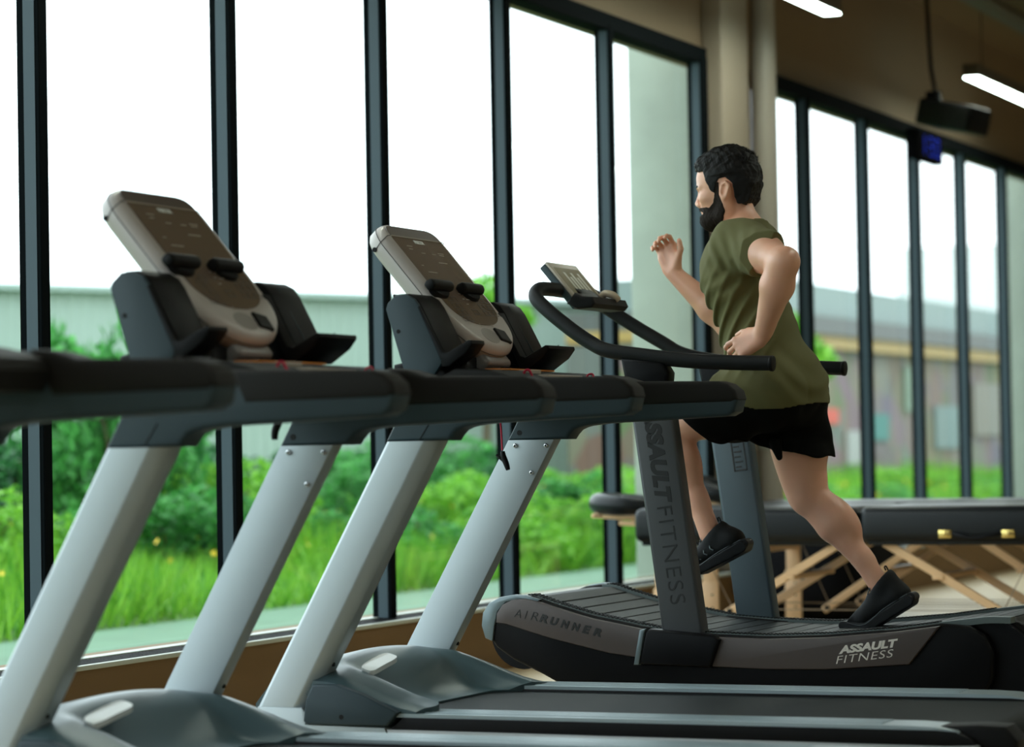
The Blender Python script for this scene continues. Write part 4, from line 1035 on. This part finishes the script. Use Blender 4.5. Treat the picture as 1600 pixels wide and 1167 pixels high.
def poly2d(X, Z, P):
    """signed distance to a polygon in (x, z), broadcast over X, Z"""
    P = np.array(P, float); d = None; sg = None
    X, Z = np.broadcast_arrays(X, Z)
    d = np.full(X.shape, 9.0, np.float32); ins = np.zeros(X.shape, bool)
    for i in range(len(P)):
        a = P[i]; b = P[(i + 1) % len(P)]; e = b - a; wx = X - a[0]; wz = Z - a[1]
        t_ = np.clip((wx * e[0] + wz * e[1]) / (e @ e), 0, 1); d = np.minimum(d, np.hypot(wx - e[0] * t_, wz - e[1] * t_))
        c = ((a[1] <= Z) & (b[1] > Z)) | ((b[1] <= Z) & (a[1] > Z))
        with np.errstate(divide='ignore', invalid='ignore'):
            xi = a[0] + (Z - a[1]) / (b[1] - a[1] + 1e-12) * e[0]
        ins ^= c & (X < xi)
    return np.where(ins, -d, d)

YB = 8.70                                          # the runner's mid plane
SHL, ELL, WRL = (-2.905, 8.53, 1.560), (-2.712, 8.315, 1.492), (-2.828, 8.44, 1.274)
SHR, ELR, WRR = (-3.02, 8.875, 1.575), (-3.105, 8.945, 1.322), (-3.304, 8.93, 1.512)
HPL, KNL, ANL = (-2.855, 8.61, 1.09), (-3.215, 8.60, .985), (-3.085, 8.625, .665)
HPR, KNR, ANR = (-2.845, 8.79, 1.09), (-2.800, 8.80, .752), (-2.578, 8.80, .500)
def lerp(a, b, t_): return tuple(a[i] + (b[i] - a[i]) * t_ for i in range(3))
def body(F):
    # trunk
    F.ell((-2.975, YB, 1.47), (.118, .165, .17), rotY(-.25), .02); F.ell((-2.915, YB, 1.27), (.103, .135, .15), rotY(-.25), .04)
    F.ell((-2.845, YB, 1.10), (.120, .155, .13), rotY(-.3), .05)
    F.cone((-2.95, 8.56, 1.57), (-2.99, 8.85, 1.578), .070, .070, .05); F.cone((-2.965, YB, 1.58), (-2.993, YB, 1.70), .064, .052, .03)
    for s_ in (-1, 1):
        F.cone((-2.955, YB + s_ * .03, 1.635), (-2.955 - .02 * (s_ > 0), YB + s_ * .12, 1.60), .035, .045, .04)
    # head
    head(F)
    # left arm, elbow swung back and out towards the camera side
    F.ell(SHL, (.062, .065, .066), None, .04); F.cone(SHL, lerp(SHL, ELL, .55), .055, .052, .03); F.cone(lerp(SHL, ELL, .5), ELL, .055, .043, .02)
    F.ell(lerp(SHL, ELL, .52), (.048, .045, .056), None, .03)
    F.ell((ELL[0] + .012, ELL[1], ELL[2] + .004), (.026, .03, .028), None, .02)
    F.cone(ELL, lerp(ELL, WRL, .32), .046, .052, .02); F.cone(lerp(ELL, WRL, .32), lerp(ELL, WRL, .92), .052, .030, .02); F.cone(lerp(ELL, WRL, .85), WRL, .030, .028, .01, sy=.85)
    # right arm, hand raised in front
    F.cone(SHR, ELR, .056, .045, .03); F.cone(ELR, lerp(ELR, WRR, .35), .045, .046, .02); F.cone(lerp(ELR, WRR, .35), WRR, .046, .028, .02)
    hands(F)
    # left leg, knee lifted in front
    F.cone(HPL, lerp(HPL, KNL, .5), .092, .082, .05); F.cone(lerp(HPL, KNL, .5), KNL, .082, .056, .03); F.ell((-3.222, 8.6, .992), (.052, .052, .055), None, .02)
    c1 = lerp(KNL, ANL, .32); F.cone(KNL, c1, .050, .050, .03); F.cone(c1, lerp(KNL, ANL, .75), .048, .034, .02); F.cone(lerp(KNL, ANL, .7), (-3.08, 8.62, .64), .034, .036, .02)
    F.ell((c1[0] + .020, c1[1], c1[2] + .012), (.040, .044, .085), rotY(-.40), .03)
    # right leg, trailing and pushing off
    F.cone(HPR, lerp(HPR, KNR, .45), .098, .090, .05); F.cone(lerp(HPR, KNR, .42), lerp(HPR, KNR, .88), .092, .062, .03); F.cone(lerp(HPR, KNR, .85), KNR, .062, .056, .02)
    F.ell((-2.822, 8.80, .752), (.040, .046, .045), None, .025)
    c1 = lerp(KNR, ANR, .36); F.cone(KNR, c1, .054, .054, .02); F.cone(c1, lerp(KNR, ANR, .82), .050, .034, .02); F.cone(lerp(KNR, ANR, .78), (-2.575, 8.80, .475), .034, .034, .015)
    F.ell((c1[0] + .022, c1[1] + .0, c1[2] + .030), (.046, .050, .092), rotY(-.75), .03)
    F.ell((-2.86, 8.80, .88), (.05, .06, .13), rotY(-.15), .04)
def head(F):
    F.ell((-3.024, YB, 1.790), (.089, .074, .088), None, .01)
    F.ell((-3.062, YB, 1.800), (.066, .062, .062), None, .03)       # forehead
    F.ell((-3.062, YB, 1.725), (.052, .056, .080), None, .03)       # face
    for s_ in (-1, 1):
        F.cone((-3.078, YB + s_ * .012, 1.664), (-3.018, YB + s_ * .050, 1.678), .026, .026, .02)       # jaw
        F.cone((-3.018, YB + s_ * .050, 1.678), (-3.012, YB + s_ * .056, 1.74), .024, .024, .02)
        F.ell((-3.088, YB + s_ * .040, 1.735), (.020, .020, .018), None, .02)                         # cheekbone
        F.cone((-3.118, YB + s_ * .012, 1.771), (-3.100, YB + s_ * .046, 1.772), .0095, .008, .012)    # brow ridge
        F.ell((-3.121, YB + s_ * .031, 1.755), (.013, .015, .010), None, .008, 'cut')                  # eye socket
        F.cone((-3.112, YB + s_ * .020, 1.762), (-3.104, YB + s_ * .044, 1.760), .0045, .004, .003)     # upper lid
        F.cone((-3.110, YB + s_ * .020, 1.7485), (-3.104, YB + s_ * .042, 1.7485), .004, .004, .003)    # lower lid
        F.ell((-3.120, YB + s_ * .013, 1.714), (.010, .008, .0085), None, .005)                        # nostril wing
        # ear
        e = YB + s_ * .076; R = rotY(.18)
        F.ell((-3.008, e, 1.752), (.019, .010, .031), R, .004)
        F.ell((-3.010, e + s_ * .009, 1.756), (.011, .008, .020), R, .003, 'cut')
        F.cone((-3.018, e + s_ * .004, 1.772), (-3.004, e + s_ * .006, 1.781), .004, .004, .003); F.cone((-3.004, e + s_ * .006, 1.781), (-2.992, e + s_ * .007, 1.765), .004, .004, .003)
        F.cone((-2.992, e + s_ * .007, 1.765), (-3.003, e + s_ * .005, 1.732), .004, .0045, .003); F.ell((-3.012, e, 1.727), (.008, .006, .009), None, .004)
        F.ell((-3.021, e - s_ * .001, 1.750), (.005, .006, .006), None, .003)                          # tragus
    F.ell((-3.086, YB, 1.660), (.022, .024, .022), None, .02)       # chin
    F.cone((-3.114, YB, 1.764), (-3.127, YB, 1.724), .0085, .0105, .010)   # nose
    F.ell((-3.128, YB, 1.7195), (.0105, .010, .009), None, .006)
    F.ell((-3.101, YB, 1.697), (.016, .024, .014), None, .012)      # muzzle
    F.ell((-3.108, YB, 1.6915), (.0085, .021, .0045), None, .004); F.ell((-3.104, YB, 1.6815), (.009, .019, .0052), None, .004)
    F.ell((-3.116, YB, 1.6868), (.007, .022, .0014), None, .002, 'cut')
def finger(F, p, d, n, L, r_, bend):
    """chain of three phalanges from knuckle p along d, curling towards n"""
    d = np.array(d, float); d /= np.linalg.norm(d); n = np.array(n, float); n -= d * (n @ d); n /= np.linalg.norm(n); p = np.array(p, float); a = 0
    for k, f_ in enumerate((.46, .30, .24)):
        a += bend[k]; q = p + (d * math.cos(a) + n * math.sin(a)) * L * f_; F.cone(p, q, r_ * (1 - .08 * k), r_ * (.93 - .09 * k), .0035); p = q
def hand(F, w, d, n, tdir, lens, bends, thumb, splay):
    """w wrist, d hand direction, n palm normal, tdir towards the thumb"""
    w = np.array(w, float); d = np.array(d, float); d /= np.linalg.norm(d); n = np.array(n, float); n -= d * (n @ d); n /= np.linalg.norm(n)
    s_ = np.cross(d, n); s_ = s_ if s_ @ np.array(tdir) > 0 else -s_
    for o in (-.026, -.009, .009, .026): F.cone(w + d * .012 + s_ * o * .55, w + d * .088 + s_ * o * 1.0 - n * .001, .0165, .0125, .012)
    F.cone(w + d * .02 + s_ * .020 + n * .008, w + d * .055 + s_ * .034 + n * .006, .015, .013, .012)     # thumb root
    F.cone(w + d * .02 - s_ * .020 + n * .006, w + d * .06 - s_ * .026 + n * .005, .013, .011, .012)
    for k, o in enumerate((.030, .0105, -.0095, -.028)):
        K_ = w + d * (.096 - .004 * abs(k - 1)) + s_ * o; F.ell(K_ - n * .004, (.0105, .0105, .0105), None, .006)
        finger(F, K_, d + s_ * splay[k], n, lens[k], .0092 if k < 3 else .0082, bends[k])
    a, b, c = thumb
    p0 = w + d * .042 + s_ * .036 + n * .008; p1 = p0 + (d * a[0] + s_ * a[1] + n * a[2]) * .034; p2 = p1 + (d * b[0] + s_ * b[1] + n * b[2]) * .029
    F.cone(w + d * .022 + s_ * .024 + n * .006, p0, .0145, .0125, .008); F.cone(p0, p1, .0122, .0105, .005); F.cone(p1, p2, .0105, .0085, .003)
def hands(F):
    # left: relaxed beside the hip, back of the hand to the camera, fingers curled inward
    hand(F, WRL, (-.84, .06, -.40), (.12, 1, -.2), (-.45, 0, .9), (.076, .083, .078, .062), [(.30, .45, .35), (.42, .6, .4), (.52, .7, .45), (.62, .75, .5)],
         ((.80, .42, .42), (.88, .20, .42), 0), (.10, .02, -.05, -.12))
    # right: raised, palm to the camera side, fingers half curled, thumb up
    hand(F, WRR, (-.28, 0, .96), (-.15, -1, .05), (.96, 0, .28), (.072, .080, .074, .058), [(.62, .85, .5), (.75, .95, .55), (.82, 1.0, .6), (.85, .95, .6)],
         ((.72, .66, .20), (.97, .18, .12), 0), (.14, .02, -.10, -.2))
P_ = root('person', (-2.85, 8.72, .33), 'bearded man in an olive t-shirt and black shorts running on the curved treadmill', 'person')
SKIN = mat('skin', (.84, .44, .30), .40, spec=.6, bump=.25, bscale=350, vary=.12, vscale=9, sss=.12)
H_ = .0034
F = Field((-3.42, 8.22, .42), (-2.60 + .12, 9.04, 1.93), H_); body(F)
link(F.mesh('body', 2), 'body', SKIN, P_, 180)
del F
# face underlay used to wrap hair and beard
HB = ((-3.17, 8.58, 1.60), (-2.88, 8.82, 1.96))
def hnoise(X, Y, Z, f, a): return a * (np.sin(f * X + 1.3 * np.sin(f * .7 * Y)) * np.sin(f * 1.1 * Y + 1.7 * np.sin(f * .6 * Z)) + .5 * np.sin(2.3 * f * X - 1.7 * f * Y) * np.sin(1.9 * f * Z + f * X))
F = Field(HB[0], HB[1], .0022)
head(F); F.cone((-2.965, YB, 1.58), (-2.993, YB, 1.70), .064, .052, .03); HD = F.D.copy()
G_ = Field(HB[0], HB[1], .0022); sl, X, Y, Z = G_.sub(HB[0], HB[1])
hp = [(-3.138, 1.829), (-3.135, 1.843), (-3.112, 1.866), (-3.070, 1.893), (-3.013, 1.913), (-2.960, 1.903), (-2.926, 1.868), (-2.914, 1.82), (-2.917, 1.776), (-2.934, 1.722), (-2.952, 1.708), (-2.975, 1.713), (-2.980, 1.739), (-2.984, 1.775), (-3.006, 1.796), (-3.030, 1.793), (-3.040, 1.774), (-3.046, 1.745), (-3.060, 1.757), (-3.078, 1.792), (-3.088, 1.820), (-3.110, 1.822)]
d2 = poly2d(X, Z, hp)
G_.ell((-3.020, YB, 1.792), (.113, .084, .112), None, 0); G_.ell((-3.085, YB, 1.845), (.052, .060, .034), rotY(.35), .02); G_.ell((-3.02, YB, 1.865), (.09, .066, .044), None, .02)
G_.cone((-2.96, YB, 1.72), (-2.945, YB, 1.74), .060, .062, .02)
side = np.clip((np.abs(Y - YB) - .045) / .03, 0, 1) * np.clip((1.84 - Z) / .04, 0, 1)
near = HD - (.004 + .030 * (1 - side))                 # clipped short at the sides, longer on top
D = np.maximum(np.maximum(G_.D, d2), near) + hnoise(X, Y, Z, 190., .0022) * (1 - .7 * side)
G_.D = D.astype(np.float32)
HAIRM = mat('black_hair', (.006, .005, .005), .5, bump=.8, bscale=420, spec=.2)
hr = link(G_.mesh('hair', 1), 'hair', HAIRM, P_, 180)
# loose strands on the top and the front
bm = bmesh.new(); rr_ = random.Random(5)
for k in range(520):
    th_ = rr_.uniform(0, 1); x = -3.100 + th_ * .165; y = YB + rr_.uniform(-.058, .058)
    z = float(np.interp(x, [-3.13, -3.10, -3.06, -3.01, -2.955, -2.925], [1.838, 1.866, 1.888, 1.902, 1.893, 1.868])) - .012 - 9 * (y - YB) ** 2
    a = Vector((x, y, z)); fwd = -.022 + .03 * th_; b = a + Vector((fwd * rr_.uniform(.4, 1.4), rr_.uniform(-.008, .008), rr_.uniform(.008, .020)))
    m_ = (a + b) / 2 + Vector((0, 0, .003)); tube(bm, [a, m_, b], [.0016, .0012, .0003], 4)
finish(bm, 'hair_strands', HAIRM, hr, 60)
# beard
G_ = Field(HB[0], HB[1], .0022)
bp = [(-3.040, 1.782), (-3.048, 1.745), (-3.056, 1.718), (-3.070, 1.702), (-3.085, 1.7045), (-3.118, 1.7055), (-3.125, 1.696), (-3.108, 1.692), (-3.098, 1.689), (-3.098, 1.684), (-3.115, 1.677), (-3.118, 1.655), (-3.098, 1.632), (-3.070, 1.622), (-3.022, 1.628), (-3.018, 1.652), (-3.008, 1.685), (-3.018, 1.715), (-3.030, 1.742), (-3.030, 1.782)]
sl, X, Y, Z = G_.sub(*HB); d2 = poly2d(X, Z, bp)
front = np.clip((-3.03 - X) / .04, 0, 1) * np.clip((1.70 - Z) / .03, 0, 1)
keep = np.maximum(-(HD + .002), 0)
D = np.maximum(HD - (.0022 + .0062 * front), d2) + hnoise(X, Y, Z, 330., .0008)
lips = ((X + 3.112) / .016) ** 2 + ((Y - YB) / .024) ** 2 + ((Z - 1.6865) / .0105) ** 2
D = np.maximum(D, (1 - np.sqrt(lips)) * .006)
G_.D = D.astype(np.float32); link(G_.mesh('beard', 1), 'beard', mat('beard_hair', (.014, .008, .005), .7, bump=.9, bscale=600, spec=.15), P_, 180)
# brows, eyes, lips tint
bm = bmesh.new()
for s_ in (-1, 1): tube(bm, catmull([(-3.1245, YB + s_ * .012, 1.7695), (-3.122, YB + s_ * .026, 1.7745), (-3.111, YB + s_ * .042, 1.7735), (-3.101, YB + s_ * .053, 1.768)], 5), [.0035] * 4 + [.0042] * 6 + [.0034] * 4 + [.002] * 2, 8)
finish(bm, 'eyebrow', HAIRM, P_)
for s_ in (-1, 1):
    bm = bmesh.new(); sphere(bm, (-3.1, YB + s_ * .031, 1.755), .0115, n=20); ey = finish(bm, 'eye', mat('eye_white', (.75, .70, .66), .2), P_, 60)
    bm = bmesh.new(); sphere(bm, (-3.1085, YB + s_ * .031, 1.755), .0045, n=14); finish(bm, 'iris', mat('iris', (.03, .015, .01), .15), ey, 60)
# t-shirt
SB = ((-3.18, 8.38, .98), (-2.66, 9.02, 1.70))
sa = np.array(SHL); sv = np.array(ELL) - sa; svn = sv / np.linalg.norm(sv)
HP0 = np.array((-2.806, 8.40, 1.524)); HN = np.array((.685, -.10, -.487)); HN /= np.linalg.norm(HN)
def shirt_solid(F, lo, hi):
    sl, X, Y, Z = F.sub(lo, hi)
    F.ell((-2.978, YB, 1.475), (.134, .176, .165), rotY(-.25), .02); F.ell((-2.925, YB, 1.29), (.122, .150, .17), rotY(-.25), .05)
    F.ell((-2.885, YB, 1.12), (.168, .178, .150), rotY(-.2), .06); F.ell((-2.865, YB, 1.02), (.155, .178, .12), None, .05)
    F.cone((-2.95, 8.55, 1.572), (-2.99, 8.855, 1.580), .082, .080, .05)
    F.cone((-2.960, YB, 1.59), (-2.978, YB, 1.67), .072, .066, .03)
    for s_ in (-1, 1): F.cone((-2.955, YB + s_ * .03, 1.635), (-2.955, YB + s_ * .12, 1.60), .045, .056, .04)
    T_ = Field(lo, hi, F.h); T_.ell(SHL, (.076, .076, .080), None, .03); T_.cone(SHL, lerp(SHL, ELL, .62), .077, .079, .03)
    T_.cone(SHR, lerp(SHR, ELR, .5), .072, .068, .03)
    tl = (X - HP0[0]) * HN[0] + (Y - HP0[1]) * HN[1] + (Z - HP0[2]) * HN[2]
    T_.D = np.where(Y < YB, np.maximum(T_.D, tl), T_.D).astype(np.float32)
    F.put(sl, T_.D, .022)
    return sl, X, Y, Z
def shorts_solid(F, lo, hi):
    sl, X, Y, Z = F.sub(lo, hi)
    F.ell((-2.845, YB, 1.10), (.128, .165, .13), rotY(-.3), .05)
    A = Field(lo, hi, F.h); A.cone(HPL, lerp(HPL, KNL, .85), .112, .100, .04); A.cone(lerp(HPL, KNL, .25), (-2.99, 8.60, .985), .07, .06, .04)
    B = Field(lo, hi, F.h); B.cone((-2.858, 8.79, 1.09), lerp(HPR, KNR, .8), .110, .104, .04); B.cone((-2.95, 8.70, 1.0), (-2.87, 8.74, .95), .06, .06, .04); B.cone((-2.84, 8.66, 1.05), (-2.825, 8.72, .90), .098, .085, .04)
    return sl, X, Y, Z, A, B
def hem_z(X): return np.interp(X, [-3.10, -3.05, -3.01, -2.946, -2.88, -2.80, -2.72], [1.165, 1.130, 1.095, 1.052, 1.036, 1.034, 1.052])
F = Field(*SB, .0036); sl, X, Y, Z = shirt_solid(F, *SB)
S_ = Field(*SB, .0036); _, _, _, _, SA_, SB_ = shorts_solid(S_, *SB)
sd = np.minimum(np.minimum(S_.D, SA_.D), SB_.D) - .007
BD_ = Field(*SB, .0036); 
sd = np.where((X > -3.045) & (Z < 1.28), sd, .06)
F.put(tuple(slice(None) for _ in range(3)), sd.astype(np.float32), .02)
del S_, SA_, SB_, BD_
# folds: pulled from the armpit towards the lower front, gathered softly at the waist
ux, uz = .62, .78
q = (X + 2.90) * .89 - (Z - 1.45) * .46
along = (X + 2.90) * -ux + (Z - 1.45) * -uz
w1 = np.exp(-((Z - 1.32) / .13) ** 2) * np.clip((-2.84 - X) / .12 + .35, 0, 1)
fold = np.sin(q * 140 + 1.6 * np.sin(along * 9) + 9 * (Y - YB)) 
F.D = F.D - (.013 * w1 * np.clip(.5 + .5 * fold, 0, 1) ** 2.2).astype(np.float32)
fold2 = np.sin((Z * 75 + X * 38) + 3 * np.sin(X * 14 + Y * 9)); w2 = np.exp(-((Z - 1.13) / .09) ** 2)
F.D -= (.0035 * w2 * (1 + fold2)).astype(np.float32)
w3 = np.exp(-((Z - 1.535) / .06) ** 2) * np.exp(-((Y - 8.45) / .12) ** 2); F.D -= (.004 * w3 * (1 + np.sin((X * .9 + Z * .35) * 150 + 14 * Y))).astype(np.float32)
w4 = np.exp(-((X + 2.99) / .07) ** 2) * np.exp(-((Z - 1.43) / .05) ** 2) * (Y < YB); F.D -= (.004 * w4 * (1 + np.sin((Z - .5 * X) * 120))).astype(np.float32)
# hem, neckline
hem = hem_z(X)
F.D = np.maximum(F.D, hem - Z)
nk = 1.648 + (X + 2.98) * .12
F.D = np.maximum(F.D, Z - nk)
# hollow shell so the hem and the neckline read as cloth
inner = F.D + .0045
cutlo = np.minimum(Z - (hem + .03), 0); 
inn = np.where((Z < hem + .05) | (Z > nk - .012), np.maximum(inner, -1), 1.0)
F.D = np.maximum(F.D, -np.where((Z < hem + .05), inner + np.where(Z < hem + .0046, -.0045, 0), 1.0)).astype(np.float32)
SHIRT = mat('olive_jersey', (.125, .118, .040), .85, bump=.5, bscale=700, vary=.05, vscale=10)
sh = link(F.mesh('t_shirt', 1), 't_shirt', SHIRT, P_, 180)
bm = bmesh.new()
ring = [Vector((-2.978 + .070 * math.cos(a), YB + .069 * math.sin(a), 1.648 + (.070 * math.cos(a)) * .12)) for a in np.linspace(0, 2 * math.pi, 40, endpoint=False)]
tube(bm, ring, .0055, 8, closed=True); finish(bm, 'collar', SHIRT, sh, 60)
# shorts
QB = ((-3.30, 8.44, .84), (-2.62, 8.98, 1.20)); F = Field(*QB, .0036); sl, X, Y, Z, A_L, A_R = shorts_solid(F, *QB)
kn = np.array(KNL) - np.array(HPL); kl = np.linalg.norm(kn); kn /= kl
# the hem runs from above the knee on top down and back
p0 = np.array((-3.095, 0, .980)); nrm = np.array((-.70, 0, -.72)); nrm /= np.linalg.norm(nrm)
cut = (X - p0[0]) * nrm[0] + (Z - p0[2]) * nrm[2]
under = .937 - Z
A_L.D = np.maximum(np.maximum(A_L.D, cut), under - .004 * np.sin(X * 60)).astype(np.float32)
A_R = Field(*QB, .0036); A_R.cone((-2.858, 8.79, 1.09), lerp(HPR, KNR, .8), .110, .104, .04); A_R.cone((-2.95, 8.70, 1.0), (-2.87, 8.74, .95), .06, .06, .04)
hr_ = np.interp(X, [-2.95, -2.86, -2.73], [.925, .908, .884]) - .0 * Y
A_R.D = np.maximum(A_R.D, hr_ - Z + .004 * np.sin(X * 50 + Y * 30)).astype(np.float32)
F.put(sl, A_L.D, .03); F.put(sl, A_R.D, .012)
# split at the inner hem
F.cone((-2.868, 8.66, .93), (-2.855, 8.66, .885), .020, .012, .006)
BF = Field(*QB, .0036); body(BF)
F.D = np.minimum(F.D, np.maximum(np.maximum(BF.D - .007, hr_ - Z), cut)).astype(np.float32); del BF
F.D -= (.0028 * np.sin(X * 55 + Z * 40 + 2 * np.sin(Y * 30))).astype(np.float32)
link(F.mesh('shorts', 2), 'shorts', mat('black_shorts', (.004, .004, .004), .85, bump=.4, bscale=500, spec=.1), P_, 180)
del F, A_L, A_R
# shoes
SHOEM = mat('shoe_mesh', (.006, .007, .008), .6, bump=.8, bscale=700, spec=.25); SOLEM = mat('shoe_sole', (.007, .008, .010), .5, spec=.3); LACEM = mat('shoe_lace', (.05, .06, .07), .5); SHINE = mat('shoe_accent', (.32, .38, .42), .25, .5)
def shoe(A, H, B, T, yc, accent):
    A, H, B, T = [np.array((p[0], yc, p[1]), float) for p in (A, H, B, T)]
    f_ = B - H; f_ /= np.linalg.norm(f_); u = np.array((-f_[2], 0, f_[0]));
    if u @ (A - H) < 0: u = -u
    tf = T - B; tf /= np.linalg.norm(tf); tu = np.array((-tf[2], 0, tf[0])); tu = tu if tu @ u > 0 else -tu
    lo = np.minimum.reduce([A, H, B, T]) - .10; hi = np.maximum.reduce([A, H, B, T]) + .10
    F = Field(lo, hi, .0026)
    F.cone(H + u * .048 + f_ * .018, A - u * .0 + f_ * -.008, .034, .040, .02)
    F.cone(H + u * .050 + f_ * .03, B + u * .046, .037, .033, .02, sy=1.12); F.cone(A + f_ * .02 - u * .01, B + u * .052 - f_ * .02, .034, .028, .02, sy=1.08)
    F.cone(B + u * .042, T + tu * .034 - tf * .022, .032, .022, .02, sy=1.3)
    F.ell(T + tu * .032 - tf * .028, (.030, .036, .024), None, .015)
    F.cone(A + u * .028 - f_ * .014, A + u * .014 - f_ * .026, .012, .016, .02)
    sl, X, Y, Z = F.sub(lo, hi)
    da = (X - A[0]) * u[0] + (Z - A[2]) * u[2] - (.014 - .35 * ((X - A[0]) * f_[0] + (Z - A[2]) * f_[2]))
    F.D = np.maximum(F.D, da).astype(np.float32)
    F.cone(A + u * .075, A + u * .012, .036, .030, .004, 'cut')
    so = link(F.mesh('shoe', 2), 'shoe', SHOEM, P_, 180)
    # sole follows heel, ball and toe
    F = Field(lo, hi, .0026); sl, X, Y, Z = F.sub(lo, hi)
    pts = [H - f_ * .012 + u * .020, H + u * .014, B + u * .012, T + tu * .016 - tf * .012]; wd_ = [.030, .036, .046, .036]; th_ = [.014, .017, .013, .011]
    D = np.full(np.broadcast(X, Y, Z).shape, .06, np.float32)
    for i in range(3):
        a, b = pts[i], pts[i + 1]; e = b - a; L = e @ e; t_ = np.clip(((X - a[0]) * e[0] + (Z - a[2]) * e[2]) / L, 0, 1)
        dz = np.hypot(X - a[0] - t_ * e[0], Z - a[2] - t_ * e[2]) - (th_[i] + (th_[i + 1] - th_[i]) * t_)
        dy = np.abs(Y - yc) - (wd_[i] + (wd_[i + 1] - wd_[i]) * t_)
        d = np.minimum(np.maximum(dz, dy), 0) + np.hypot(np.maximum(dz, 0), np.maximum(dy, 0)) - .002
        D = np.minimum(D, d)
    F.D = D.astype(np.float32); sol = link(F.mesh('sole', 2), 'sole', SOLEM, so, 180)
    bm = bmesh.new()
    for s_ in (-1, 1): tube(bm, catmull([H + u * .034 - f_ * .010 + np.array((0, s_ * .036, 0)), H + u * .032 + f_ * .08 + np.array((0, s_ * .040, 0)), B + u * .022 + np.array((0, s_ * .0475, 0)), T + tu * .024 - tf * .03 + np.array((0, s_ * .042, 0))], 6), .0022, 6)
    finish(bm, 'sole_line', LACEM, sol, 60)
    bm = bmesh.new()
    for k in range(5):
        c = (A + f_ * .03 - u * .006) * (1 - k / 5.2) + (B + u * .076 - f_ * .02) * (k / 5.2) + u * (.027 - .006 * k)
        tube(bm, catmull([c + np.array((0, -.024, -.006)), c + np.array((0, -.01, .005)), c + np.array((0, .01, .005)), c + np.array((0, .024, -.006))], 4), .0028, 6)
    finish(bm, 'lace', LACEM, so, 60)
    bm = bmesh.new()
    for k in range(3):
        c = H + u * (.055 - .004 * k) + f_ * (.085 + .026 * k) + np.array((0, -.0415 + .0005 * k, 0)); tube(bm, [c + u * .010 + f_ * .004, c + f_ * .008, c - u * .009], .0022, 6)
    if accent: finish(bm, 'shoe_accent', SHINE, so, 60)
    else: bm.free()
    bm = bmesh.new(); c = A + u * .040 - f_ * .028; tube(bm, catmull([c - u * .02 - f_ * .006, c + u * .002 - f_ * .008, c + u * .003 - f_ * .002, c - u * .008], 5), .0026, 8); finish(bm, 'pull_tab', SHOEM, so, 60)
shoe((-3.062, .640), (-2.960, .588), (-3.105, .515), (-3.205, .492), 8.62, True)
shoe((-2.556, .474), (-2.462, .408), (-2.600, .3245), (-2.700, .3245), 8.80, False)
